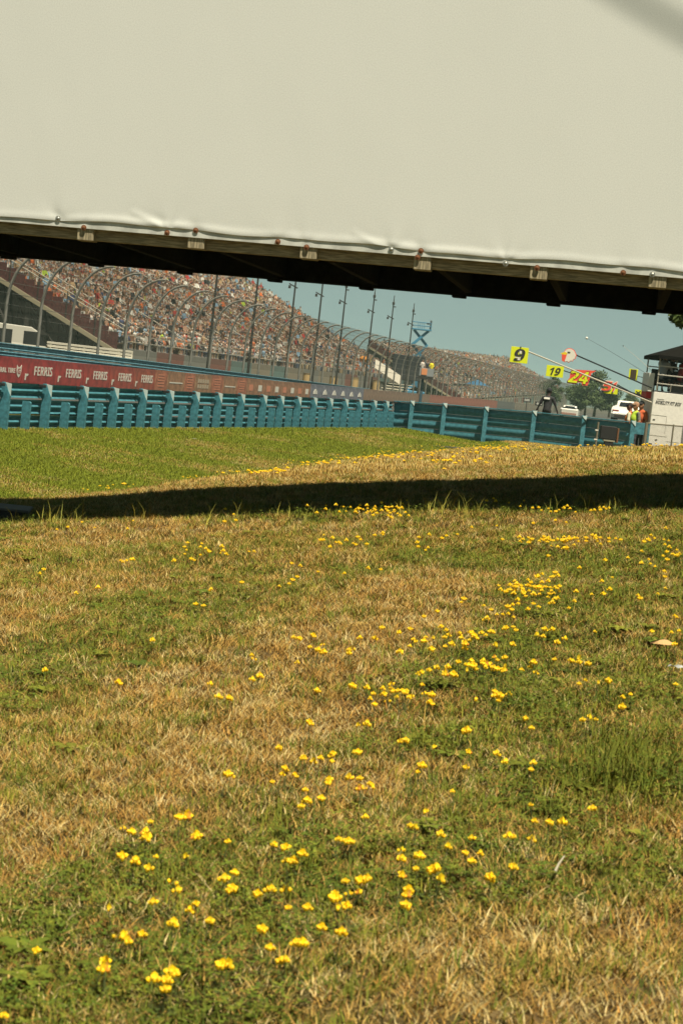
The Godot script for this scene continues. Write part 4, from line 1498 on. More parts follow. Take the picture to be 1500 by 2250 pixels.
	print(called, " singles ", singles, " crowd tris ", mass.i.size() / 3)

# ---------------------------------------------------------------- between the fence and the stands
func make_behind_fence() -> void:
	var blue := paint("lift_blue", 0.05, 0.22, 0.36, 0.5)
	# scissor lift
	var c := at(923, 745, 262.0)
	var o := thing("scissor_lift", "blue scissor lift raised high between the two grandstands", "scissor lift", Vector3(c.x, -1.0, c.z), -0.1)
	var top := at(923, 724, 262.0).y + 1.0
	part("chassis", box_mesh(Vector3(3.2, 1.0, 1.6), 0.08, Vector3(0, 0.9, 0)), blue, o)
	for sx in [-1.2, 1.2]:
		for sz in [-0.8, 0.8]:
			part("wheel", tube_mesh([Vector3(sx, 0.4, sz - 0.12), Vector3(sx, 0.4, sz + 0.12)], 0.4, 0.4, 12), paint("tyre", 0.02, 0.02, 0.02, 0.9), o)
	var stages := 4
	var y0 := 1.4
	for k in stages:
		var ya := y0 + (top - 0.1 - y0) * k / stages
		var yb := y0 + (top - 0.1 - y0) * (k + 1) / stages
		for s in [-1.0, 1.0]:
			var a := Vector3(-1.1 * s, ya, 0.35 * s)
			var b := Vector3(1.1 * s, yb, 0.35 * s)
			part("scissor_arm", box_mesh(Vector3(a.distance_to(b), 0.40, 0.16), 0.02), blue, o, Transform3D(look_basis(b - a), (a + b) / 2.0))
	part("platform", box_mesh(Vector3(2.9, 0.2, 1.5), 0.02, Vector3(0, top, 0)), blue, o)
	for h in [0.55, 1.05]:
		part("guard_rail", tube_mesh([Vector3(-1.4, top + h, 0.7), Vector3(1.4, top + h, 0.7), Vector3(1.4, top + h, -0.7), Vector3(-1.4, top + h, -0.7), Vector3(-1.4, top + h, 0.7)], 0.04, 0.04, 5), blue, o)
	for sx in [-1.4, -0.5, -0.2, 0.1, 0.4, 1.4]:
		part("rail_post", tube_mesh([Vector3(sx, top, 0.7), Vector3(sx, top + 1.05, 0.7)], 0.04, 0.04, 5), blue, o)
	var cam := Shape.new()
	cam.box(Vector3(1.3, top + 0.75, 0.3), Vector3(0.25, 1.4, 0.3), Basis(), 0.03)
	cam.box(Vector3(0.9, top + 0.95, 0.3), Vector3(0.4, 0.25, 0.3), Basis(), 0.03)
	part("camera_mast", cam.mesh(), paint("lift_dark", 0.05, 0.055, 0.06, 0.6), o)
	# dark screen with its sloping pale roof below
	var s := at(896, 808, 246.0)
	o = thing("video_screen", "big dark screen standing behind the catch fence beside the scissor lift", "screen", Vector3(s.x, -1.0, s.z), 0.25)
	var h := s.y + 1.0
	part("panel", box_mesh(Vector3(4.6, 3.4, 0.5), 0.05, Vector3(0, h, 0)), paint("screen_dark", 0.02, 0.022, 0.03, 0.6), o)
	for sx in [-1.8, 1.8]:
		part("leg", box_mesh(Vector3(0.3, h - 1.7, 0.3), 0.0, Vector3(sx, (h - 1.7) / 2.0, 0)), paint("pole_dark", 0.035, 0.033, 0.03, 0.6, 0.2), o)
	var ra := at(824, 798, 236.0)
	var rb := at(880, 836, 236.0)
	o = thing("shed", "low shed with a long pale sloping roof behind the catch fence", "shed", Vector3((ra.x + rb.x) / 2, -1.0, ra.z))
	var roof := Shape.new()
	roof.prism([Vector2(ra.x - rb.x, ra.y - rb.y) / 2.0, -Vector2(ra.x - rb.x, ra.y - rb.y) / 2.0, -Vector2(ra.x - rb.x, ra.y - rb.y) / 2.0 + Vector2(0, -0.12), Vector2(ra.x - rb.x, ra.y - rb.y) / 2.0 + Vector2(0, -0.12)], 5.0)
	part("roof", roof.mesh(), paint("roof_pale", 0.5, 0.46, 0.38, 0.8), o, Transform3D(Basis(Vector3.RIGHT, 0.25), Vector3(0, (ra.y + rb.y) / 2 + 1.0, 0)))
	part("wall", box_mesh(Vector3(absf(rb.x - ra.x) - 0.4, rb.y + 0.6, 4.0), 0.02, Vector3(0, (rb.y + 0.6) / 2, 0)), paint("shed_wall", 0.1, 0.1, 0.085, 0.9), o)
	# small bleachers
	var bl := at(872, 838, 214.0)
	o = thing("bleacher", "small empty bleacher of bright white planks by the track wall", "bleacher", Vector3(bl.x, -1.0, bl.z), -0.35)
	for k in 6:
		part("plank", box_mesh(Vector3(3.4, 0.08, 0.3), 0.01), paint("plank_white", 0.7, 0.66, 0.54, 0.6), o, Transform3D(Basis(), Vector3(-1.4 + 0.25 * k, 0.5 + 0.32 * k, -0.45 * k)))
		part("leg", box_mesh(Vector3(0.1, 0.5 + 0.32 * k, 0.1), 0.0, Vector3(-1.4 + 0.25 * k, 0.25 + 0.16 * k, -0.45 * k)), paint("hand_rail", 0.36, 0.33, 0.27, 0.5, 0.1), o)
	# orange inflatable
	var ball := at(799, 789, 222.0)
	o = thing("balloon", "orange umbrella above the front of the long grandstand", "balloon", Vector3(ball.x, 2.0, ball.z))
	var um := Shape.new()
	um.ball(Vector3(0, ball.y - 2.0, 0), Vector3(0.55, 0.38, 0.55), 6, 10)
	part("canopy", um.mesh(), paint("orange_cloth", 0.62, 0.24, 0.03, 0.8), o)
	part("shaft", tube_mesh([Vector3(0, -1.2, 0), Vector3(0, ball.y - 2.0, 0)], 0.04, 0.04, 5), paint("pole_dark", 0.035, 0.033, 0.03, 0.6, 0.2), o)
	# flag stand on the fence
	var f := at(936, 818, 196.0)
	o = thing("flag_stand", "grey boxed flag stand raised on a post at the catch fence", "stand", Vector3(f.x, -0.9, f.z))
	var fh := f.y + 0.9
	part("box_front", box_mesh(Vector3(1.5, 0.85, 0.06), 0.01, Vector3(0, fh, 0.6)), paint("stand_grey", 0.22, 0.24, 0.25, 0.7), o)
	for sx in [-0.75, 0.75]:
		part("box_side", box_mesh(Vector3(0.06, 0.85, 1.2), 0.01, Vector3(sx, fh, 0)), paint("stand_grey", 0.22, 0.24, 0.25, 0.7), o)
	part("floor", box_mesh(Vector3(1.6, 0.35, 1.3), 0.01, Vector3(0, fh - 0.6, 0)), paint("pole_dark", 0.035, 0.033, 0.03, 0.6, 0.2), o)
	part("post", box_mesh(Vector3(0.3, fh - 0.7, 0.3), 0.01, Vector3(-0.3, (fh - 0.7) / 2, 0)), paint("lift_navy", 0.03, 0.07, 0.1, 0.6), o)
	part("orange_cover", box_mesh(Vector3(0.62, 0.7, 0.05), 0.02, Vector3(-0.25, fh + 0.02, 0.68)), paint("orange_faded", 0.62, 0.24, 0.1, 0.8), o)
	var crew := [[-0.5, 0, Color(0.55, 0.5, 0.45), "flag marshal in a pale top in the raised flag stand"], [0.5, 1, Color(0.75, 0.62, 0.02), "flag marshal in a bright yellow top leaning out of the flag stand"], [0.05, 1, Color(0.04, 0.04, 0.05), "flag marshal in a dark top in the raised flag stand"]]
	for q in crew:
		var p := part("person", body_mesh(stander, [SKIN[1], q[2], Color(0.03, 0.03, 0.04), Color(0.03, 0.03, 0.03), Color.BLACK, Color.BLACK]), vertex_paint("clothes", 0.85), self, Transform3D(Basis(Vector3.UP, 0.4), Vector3(f.x + q[0], f.y - 0.43, f.z - 0.1 * q[1])))
		p.set_meta("label", q[3])
		p.set_meta("category", "person")
	# tents
	var tent := at(1047, 846, 300.0)
	o = thing("canopy_tent", "blue canopy tent among the crowd behind the catch fence", "tent", Vector3(tent.x, -1.0, tent.z))
	var th := tent.y + 1.0
	var cn := Shape.new()
	for k in 4:
		var a := k * PI / 2.0 + 0.4
		cn.tri(Vector3(0, th + 0.9, 0), Vector3(cos(a) * 2.2, th, sin(a) * 2.2), Vector3(cos(a + PI / 2) * 2.2, th, sin(a + PI / 2) * 2.2))
		part("leg", tube_mesh([Vector3(cos(a) * 2.1, 0, sin(a) * 2.1), Vector3(cos(a) * 2.1, th, sin(a) * 2.1)], 0.05, 0.05, 5), paint("hand_rail", 0.36, 0.33, 0.27, 0.5, 0.1), o)
	part("canopy", cn.mesh(), paint("tent_blue", 0.03, 0.13, 0.25, 0.8), o)
	# white van by the grandstand
	van(at(50, 760, 112.0))
	# white tiered rail behind the fence
	o = thing("white_rail", "white barrier of five stacked planks before the grandstand end", "barrier")
	var wa := at(104, 752, 122.0)
	var wb := at(292, 757, 128.0)
	var wood := paint("rail_white", 0.74, 0.70, 0.58, 0.7)
	wb.y = wa.y
	for k in 6:
		var mid := (wa + wb) / 2.0 - Vector3(0, 0.22 * k, 0)
		part("plank", box_mesh(Vector3(wa.distance_to(wb), 0.15, 0.06), 0.01), wood, o, Transform3D(look_basis(wb - wa), mid))
	for k in 6:
		var p := wa.lerp(wb, (k + 0.2) / 5.2)
		part("post", box_mesh(Vector3(0.12, p.y + 1.05, 0.1), 0.01), wood, o, Transform3D(Basis(), Vector3(p.x, (p.y - 0.95) / 2.0, p.z - 0.1)))
	# loose barrels along the foot of the stand
	for q in [[675, 827], [733, 833], [779, 835], [826, 841]]:
		var p := at(q[0], q[1], wall_depth(q[0], q[1], -4.0))
		var br := thing("barrel", "tan barrel standing behind the wall below the long grandstand", "barrel", Vector3(p.x, -1.0, p.z), 0.0, "tan barrels below the grandstand")
		var hh := p.y + 1.0 + 0.25
		var sh := Shape.new()
		sh.tube([Vector3.ZERO, Vector3(0, hh * 0.1, 0), Vector3(0, hh * 0.9, 0), Vector3(0, hh, 0)], 0.42, 0.42, 12)
		part("drum", sh.mesh(), paint("barrel_tan", 0.42, 0.3, 0.14, 0.7), br)
		part("lid", tube_mesh([Vector3(0, hh, 0), Vector3(0, hh + 0.06, 0)], 0.45, 0.43, 12), paint("barrel_lid", 0.3, 0.2, 0.1, 0.7), br)

func wheel(parent: Node3D, where: Vector3, r: float, wide: float) -> void:
	var t := part("wheel", tube_mesh([Vector3(0, 0, -wide / 2), Vector3(0, 0, wide / 2)], r, r, 16), paint("tyre", 0.02, 0.02, 0.02, 0.9), parent, Transform3D(Basis(), where))
	part("rim", tube_mesh([Vector3(0, 0, -wide / 2 - 0.01), Vector3(0, 0, wide / 2 + 0.01)], r * 0.6, r * 0.6, 12), paint("rim", 0.3, 0.3, 0.3, 0.4, 0.6), t)

func van(where: Vector3) -> void:
	var o := thing("van", "white panel van with a dark square window parked behind the blue guardrail", "van", Vector3(where.x, -1.0, where.z), 0.0)
	o.basis = look_basis(Vector3(1, 0, -0.25))
	var white := paint("van_white", 0.68, 0.66, 0.58, 0.35)
	var lift := 0.35
	var k := 0.98
	var prof := [Vector2(-3.6, 0.45), Vector2(2.35, 0.45), Vector2(2.4, 0.75), Vector2(2.3, 1.25), Vector2(1.5, 1.5), Vector2(0.85, 2.5), Vector2(0.4, 2.75), Vector2(-3.5, 2.85), Vector2(-3.62, 2.7)]
	var s := Shape.new()
	s.prism(prof, 2.0, Basis().scaled(Vector3(k, k, 1)), Vector3(0, lift, 0), 0.04, 0.12)
	part("body", s.mesh(), white, o)
	var glass := paint("dark_glass", 0.015, 0.018, 0.02, 0.12)
	var w := Shape.new()
	w.prism([Vector2(1.42, 1.62), Vector2(0.84, 2.42), Vector2(-0.05, 2.42), Vector2(-0.05, 1.62)], 2.02, Basis(), Vector3(0, lift, 0))
	part("side_window", w.mesh(), glass, o)
	var ws := Shape.new()
	ws.quad(Vector3(1.56, 1.52 + lift, 0.85), Vector3(0.94, 2.42 + lift, 0.78), Vector3(0.94, 2.42 + lift, -0.78), Vector3(1.56, 1.52 + lift, -0.85))
	part("windscreen", ws.mesh(), glass, o)
	part("rear_window", box_mesh(Vector3(1.3, 0.85, 0.03), 0.01, Vector3(-1.4, 2.0 + lift, 1.0)), glass, o)
	for x in [-2.4, 1.5]:
		for z in [-0.9, 0.9]:
			wheel(o, Vector3(x, 0.42, z), 0.42, 0.24)

# ---------------------------------------------------------------- pit lane
func person_fine(called_label: String, bones: Array, colors: Array, where: Vector3, turn: float) -> MeshInstance3D:
	var p := part("person", body_mesh(body(bones, 0.028, 0.035), colors), vertex_paint("clothes", 0.85), self, Transform3D(Basis(Vector3.UP, turn), where))
	p.set_meta("label", called_label)
	p.set_meta("category", "person")
	return p

func worker(lean := 0.0, arm := 0) -> Array:   # standing, facing +z; 0 skin 1 shirt 2 trousers 3 cap 4 shoes 5 vest
	var b := []
	var hip := Vector3(0, 0.94, 0)
	var chest := Vector3(0, 1.30, lean)
	var head := Vector3(0, 1.63, lean * 1.5 + 0.04)
	b.append([hip, chest + Vector3(0, -0.06, 0.02), 0.155, 0.165, 5])
	b.append([chest + Vector3(0, -0.1, 0.03), chest + Vector3(0, 0.05, 0.0), 0.165, 0.15, 5])
	b.append([chest + Vector3(-0.11, 0.11, 0), chest + Vector3(0.11, 0.11, 0), 0.085, 0.085, 5])
	b.append([chest + Vector3(0, 0.17, 0), head, 0.06, 0.065, 0])
	b.append([head + Vector3(0, 0.0, 0.01), head + Vector3(0, 0.06, 0.0), 0.085, 0.1, 0])
	b.append([head + Vector3(0, -0.06, 0.05), head + Vector3(0, -0.03, 0.06), 0.045, 0.05, 0])
	b.append([head + Vector3(0, 0.015, 0.1), head + Vector3(0, -0.005, 0.115), 0.015, 0.018, 0])
	for s in [-1.0, 1.0]:
		b.append([head + Vector3(s * 0.095, 0.0, 0), head + Vector3(s * 0.1, 0.03, -0.005), 0.016, 0.02, 0])
	b.append([head + Vector3(0, 0.1, -0.02), head + Vector3(0, 0.105, 0.02), 0.098, 0.098, 3])
	b.append([head + Vector3(-0.05, 0.085, 0.13), head + Vector3(0.05, 0.085, 0.13), 0.028, 0.028, 3])
	for s in [-1.0, 1.0]:
		var knee := Vector3(s * 0.1, 0.5, 0.02)
		b.append([hip + Vector3(s * 0.085, -0.04, 0), knee, 0.1, 0.07, 2])
		b.append([knee, Vector3(s * 0.1, 0.1, -0.01), 0.066, 0.05, 2])
		b.append([Vector3(s * 0.1, 0.05, -0.02), Vector3(s * 0.12, 0.04, 0.14), 0.05, 0.04, 4])
		var sh := chest + Vector3(s * 0.2, 0.11, 0)
		var el := chest + Vector3(s * 0.265, -0.17, -0.02)
		var ha := chest + Vector3(s * 0.23, -0.40, 0.1)
		if arm == 1:
			el = chest + Vector3(s * 0.30, -0.12, 0.0)
			ha = chest + Vector3(s * 0.40, -0.36, 0.04)
		b.append([sh, sh.lerp(el, 0.75), 0.066, 0.058, 1])
		b.append([sh.lerp(el, 0.75), el, 0.05, 0.047, 0 if arm == 0 else 1])
		b.append([el, ha, 0.045, 0.032, 0 if arm == 0 else 1])
		var fw := (ha - el).normalized()
		b.append([ha, ha + fw * 0.08, 0.035, 0.032, 0])
		for f in 4:
			b.append([ha + fw * 0.09 + Vector3(0, 0, 0.028 - 0.019 * f), ha + fw * (0.165 - 0.01 * absf(f - 1.4)) + Vector3(-s * 0.02, 0, 0.03 - 0.019 * f), 0.0095, 0.0085, 0])
		b.append([ha + fw * 0.03 + Vector3(0, 0, 0.035), ha + fw * 0.09 + Vector3(-s * 0.015, 0, 0.06), 0.011, 0.0095, 0])
	return b

func make_pit() -> void:
	var cloth := vertex_paint("clothes", 0.85)
	cloth.cull_mode = BaseMaterial3D.CULL_DISABLED
	var black := Color(0.02, 0.02, 0.022)
	# the men behind the end of the guardrail
	var lime := Color(0.45, 0.62, 0.04)
	var orange := Color(0.72, 0.19, 0.03)
	var feet := -0.47
	var a := at(1397, 905, 64.6)
	person_fine("man in a lime safety vest over a grey shirt and tan cap", worker(), [Color(0.46, 0.22, 0.12), Color(0.16, 0.15, 0.12), Color(0.05, 0.05, 0.06), Color(0.3, 0.17, 0.1), black, lime], Vector3(a.x, feet, a.z), -1.25)
	a = at(1410, 905, 65.6)
	person_fine("man in an orange and maroon shirt with a black cap", worker(0.03), [Color(0.4, 0.2, 0.11), Color(0.55, 0.13, 0.03), black, Color(0.02, 0.02, 0.025), black, Color(0.5, 0.1, 0.03)], Vector3(a.x, feet + 0.06, a.z), -0.9)
	a = at(1420, 905, 66.8)
	person_fine("man in a grey shirt and dark cap close beside the white pit cart", worker(), [Color(0.35, 0.18, 0.1), Color(0.3, 0.29, 0.28), black, Color(0.015, 0.02, 0.04), black, Color(0.12, 0.1, 0.12)], Vector3(a.x, feet + 0.02, a.z), -0.5)
	a = at(1386, 905, 65.9)
	person_fine("man in an orange and white safety vest facing the white race car", worker(0.02), [Color(0.3, 0.14, 0.08), Color(0.6, 0.57, 0.4), black, Color(0.03, 0.02, 0.02), black, orange], Vector3(a.x, feet - 0.05, a.z), -2.0)
	# crew member walking along the wall
	a = at(1203, 880, 72.0)
	var b := worker(0.04, 1)
	var walker := person_fine("crew member in a black and white suit and dark cap behind the guardrail", b, [Color(0.05, 0.03, 0.025), Color(0.022, 0.022, 0.024), Color(0.02, 0.02, 0.022), Color(0.015, 0.015, 0.017), black, Color(0.022, 0.022, 0.024)], Vector3(a.x, -0.26, a.z), 2.9)
	part("shoulder_panel", box_mesh(Vector3(0.24, 0.09, 0.03), 0.012), paint("suit_white", 0.6, 0.58, 0.52, 0.8), walker, Transform3D(Basis(Vector3.RIGHT, 0.35), Vector3(0.04, 1.39, -0.115)))
	# pit cart
	var p0 := at(1424, 940, 65.0)
	var base := -0.5
	var tall := at(1432, 863, 65.0).y - base
	var o := thing("pit_cart", "white pit cart with a railed upper deck under a black canopy", "pit cart", Vector3(p0.x + 0.62, base, p0.z), 0.03)
	var white := paint("cart_white", 0.82, 0.80, 0.73, 0.5, 0.0, noise_texture(0.012, 0.95, 81), 1.0)
	var ink := paint("ink", 0.025, 0.025, 0.025, 0.6)
	var wide := 1.2
	part("body", box_mesh(Vector3(wide, tall, 2.4), 0.02, Vector3(0, tall / 2 + 0.06, -1.2)), white, o)
	fit(o, letters("MOBILITY PIT BOX", 0.13), ink, Vector3(-0.02, tall - 0.31, 0.006), 0.92, 0.125, 0.3).name = "lettering"
	for q in [[-0.02, 1.12, 0.012, 0.62], [-0.34, 1.46, 0.64, 0.01], [-0.28, 0.72, 0.7, 0.01], [0.3, 0.55, 0.5, 0.01]]:
		part("door_seam", box_mesh(Vector3(q[2], q[3], 0.008), 0.0, Vector3(q[0], q[1], 0.003)), paint("seam", 0.3, 0.29, 0.25, 0.7), o)
	for q in [[-0.47, 1.3, 0.09, 0.02], [-0.3, 0.58, 0.09, 0.02]]:
		part("latch", box_mesh(Vector3(q[2], q[3], 0.02), 0.004, Vector3(q[0], q[1], 0.01)), ink, o)
	part("small_print", box_mesh(Vector3(0.26, 0.022, 0.006), 0.001, Vector3(-0.32, tall - 0.2, 0.004)), paint("ink_grey", 0.3, 0.3, 0.27, 0.6), o)
	for q in [[-0.5, 0.28, 0.12, 0.3], [0.42, 0.22, 0.1, 0.18]]:
		var un := part("control_box", box_mesh(Vector3(q[2], q[3], 0.06), 0.01, Vector3(q[0], q[1], 0.03)), ink, o)
		part("dial", box_mesh(Vector3(q[2] * 0.5, q[3] * 0.3, 0.02), 0.004, Vector3(q[0], q[1] + q[3] * 0.15, 0.065)), paint("dial", 0.4, 0.4, 0.38, 0.4), un)
	var post := paint("cart_post", 0.3, 0.28, 0.22, 0.45, 0.3)
	var deck := tall + 0.06
	var eave := deck + 1.32
	for sx in [-0.5, 0.58]:
		for sz in [-0.06, -2.3]:
			part("canopy_post", box_mesh(Vector3(0.045, eave - deck, 0.045), 0.004, Vector3(sx, (eave + deck) / 2, sz)), post, o)
	for h in [0.3, 0.62, 0.94]:
		for sz in [-0.04, -2.33]:
			part("deck_rail", box_mesh(Vector3(1.14, 0.042, 0.03), 0.004, Vector3(0.04, deck + h, sz)), paint("rail_alloy", 0.45, 0.43, 0.37, 0.4, 0.3), o)
	part("deck_floor", box_mesh(Vector3(wide, 0.04, 2.4), 0.004, Vector3(0, deck + 0.02, -1.2)), ink, o)
	part("rail_upright", box_mesh(Vector3(0.03, 0.3, 0.03), 0.003, Vector3(0.0, deck + 0.15, -0.04)), post, o)
	var cn := Shape.new()
	var e := [Vector3(-0.62, eave, 0.15), Vector3(1.4, eave, 0.15), Vector3(1.4, eave, -2.6), Vector3(-0.62, eave, -2.6)]
	var apex := Vector3(0.9, eave + 0.66, -1.2)
	for k in 4:
		cn.tri(e[k], apex, e[(k + 1) % 4])
		var lo0: Vector3 = e[k] - Vector3(0, 0.13, 0)
		var lo1: Vector3 = e[(k + 1) % 4] - Vector3(0, 0.13, 0)
		cn.quad(e[k], e[(k + 1) % 4], lo1, lo0)
	paint("canopy_black", 0.010, 0.009, 0.008, 0.9).metallic_specular = 0.1
	part("canopy", cn.mesh(), paint("canopy_black", 0.010, 0.009, 0.008, 0.9), o)
	part("side_cabinet", box_mesh(Vector3(0.2, 0.68, 1.2), 0.01, Vector3(-0.68, deck + 0.32, -0.9)), white, o)
	part("red_panel", box_mesh(Vector3(0.2, 0.24, 1.0), 0.01, Vector3(-0.69, deck - 0.15, -0.9)), paint("red_panel", 0.55, 0.03, 0.03, 0.6), o)
	part("back_screen", box_mesh(Vector3(1.2, 0.62, 0.05), 0.01, Vector3(0.25, deck + 0.55, -2.2)), ink, o)
	part("equipment_case", box_mesh(Vector3(0.4, 0.3, 0.4), 0.03, Vector3(0.28, deck + 0.19, -0.5)), paint("case_grey", 0.1, 0.09, 0.08, 0.7), o)
	for x in [-0.5, 0.5]:
		for z in [-0.5, -1.9]:
			part("wheel", tube_mesh([Vector3(x - 0.06, 0.15, z), Vector3(x + 0.06, 0.15, z)], 0.15, 0.15, 10), paint("tyre", 0.02, 0.02, 0.02, 0.9), o)
	for q in [[-0.25, -0.75, Color(0.24, 0.26, 0.28), "crew member in grey leaning on the deck rail of the pit cart", 0.3], [0.1, -1.3, Color(0.025, 0.025, 0.03), "crew member in black seated on the pit cart deck", -0.2], [0.5, -0.9, Color(0.35, 0.04, 0.04), "crew member in dark red at the far end of the cart deck", 0.1]]:
		var w: Vector3 = o.transform * Vector3(q[0], deck + 0.04, q[1])
		var pr := part("person", body_mesh(sitters[1], [SKIN[0], q[2], Color(0.03, 0.035, 0.05), Color(0.02, 0.02, 0.02), Color.BLACK, Color.BLACK]), cloth, self, Transform3D(Basis(Vector3.UP, q[4] + 2.2), w))
		pr.set_meta("label", q[3])
		pr.set_meta("category", "person")
	var st := thing("deck_bench", "low black bench under the crew on the pit cart deck", "bench", o.transform * Vector3(0.1, deck + 0.04, -1.0))
	part("seat", box_mesh(Vector3(1.0, 0.04, 0.9), 0.01, Vector3(0, 0.40, 0)), ink, st)
	for sx in [-0.45, 0.45]:
		for sz in [-0.4, 0.4]:
			part("leg", box_mesh(Vector3(0.04, 0.38, 0.04), 0.0, Vector3(sx, 0.19, sz)), ink, st)
	# chain link fence before the cart
	var fn := thing("chain_link_fence", "low chain link fence in front of the white pit cart", "fence")
	var l := at(1420, 930, 61.5)
	var r := at(1600, 946, 60.5)
	var pipe := paint("pipe", 0.2, 0.18, 0.13, 0.6, 0.2)
	part("top_pipe", tube_mesh([l, r], 0.025, 0.025, 6), pipe, fn)
	for t in [0.0, 0.33, 0.66, 1.0]:
		var q := l.lerp(r, t)
		part("post", tube_mesh([Vector3(q.x, -0.9, q.z), q + Vector3(0, 0.04, 0)], 0.03 if t > 0 else 0.055, 0.03 if t > 0 else 0.055, 7), pipe, fn)
	var net := Shape.new()
	var pitch := 0.06
	var n := int(l.distance_to(r) / pitch)
	var dir := (r - l) / float(n)
	for k in n:
		for row in 14:
			var q := l + dir * k - Vector3(0, 0.06 * row, 0)
			net.tube([q, q + dir - Vector3(0, 0.06, 0)], 0.0028, 0.0028, 3, false)
			net.tube([q + dir, q - Vector3(0, 0.06, 0)], 0.0028, 0.0028, 3, false)
	part("wire_mesh", net.mesh(), pipe, fn)
	# speaker case on a stand before the rail
	var sp := at(1335, 951, 61.6)
	var so := thing("speaker_case", "black case standing before the teal guardrail near its end", "case", sp)
	part("case", box_mesh(Vector3(0.56, 0.46, 0.3), 0.02), paint("case_black", 0.012, 0.012, 0.012, 0.8), so)
	part("side_board", box_mesh(Vector3(0.06, 0.5, 0.32), 0.01, Vector3(0.32, -0.06, 0)), paint("rust_board", 0.16, 0.07, 0.03, 0.8), so)
	part("base", box_mesh(Vector3(0.4, 0.06, 0.28), 0.01, Vector3(0.05, -0.27, 0)), paint("base_tan", 0.3, 0.28, 0.2, 0.8), so)
	part("stand", box_mesh(Vector3(0.3, 0.5, 0.25), 0.01, Vector3(0.05, -0.55, 0)), paint("case_black", 0.012, 0.012, 0.012, 0.8), so)
	var pp := at(1314, 927, 61.4)
	var fp := thing("fence_post", "thin grey metal post beside the black case", "post", Vector3(pp.x, -0.8, pp.z))
	part("pipe", tube_mesh([Vector3.ZERO, Vector3(0, pp.y + 0.8, 0)], 0.035, 0.035, 7), pipe, fp)
	for h in [0.3, 0.62]:
		part("clamp", box_mesh(Vector3(0.12, 0.05, 0.08), 0.01, Vector3(-0.03, pp.y + 0.8 - h, 0)), paint("zinc_clamp", 0.5, 0.48, 0.42, 0.4, 0.4), fp)
	# distance boards on the wall
	for q in [[1157, 879, 150.0, "500", "small black board with the number 500 on the track wall"], [1183, 887, 150.0, "400", "small black board with the number 400 behind the crew member"]]:
		var bp := at(q[0], q[1], q[2])
		var bo := thing("distance_board", q[4], "sign", bp)
		part("board", box_mesh(Vector3(0.62, 0.34, 0.04), 0.01), ink, bo)
		fit(bo, letters(q[3], 0.2), paint("number_white", 0.6, 0.6, 0.55, 0.6), Vector3(0, 0, 0.025), 0.44, 0.2)
		part("post", box_mesh(Vector3(0.06, bp.y + 0.75, 0.04), 0.0, Vector3(0, -0.17 - (bp.y + 0.75) / 2.0, 0)), ink, bo)

# ---------------------------------------------------------------- pit signs on long poles
func pole_to(o: Node3D, x: float, y: float, d: float, r: float, material: Material, from := Vector3.ZERO) -> void:
	part("pole", tube_mesh([from, at(x, y, d) - o.position], r, r, 6), material, o)

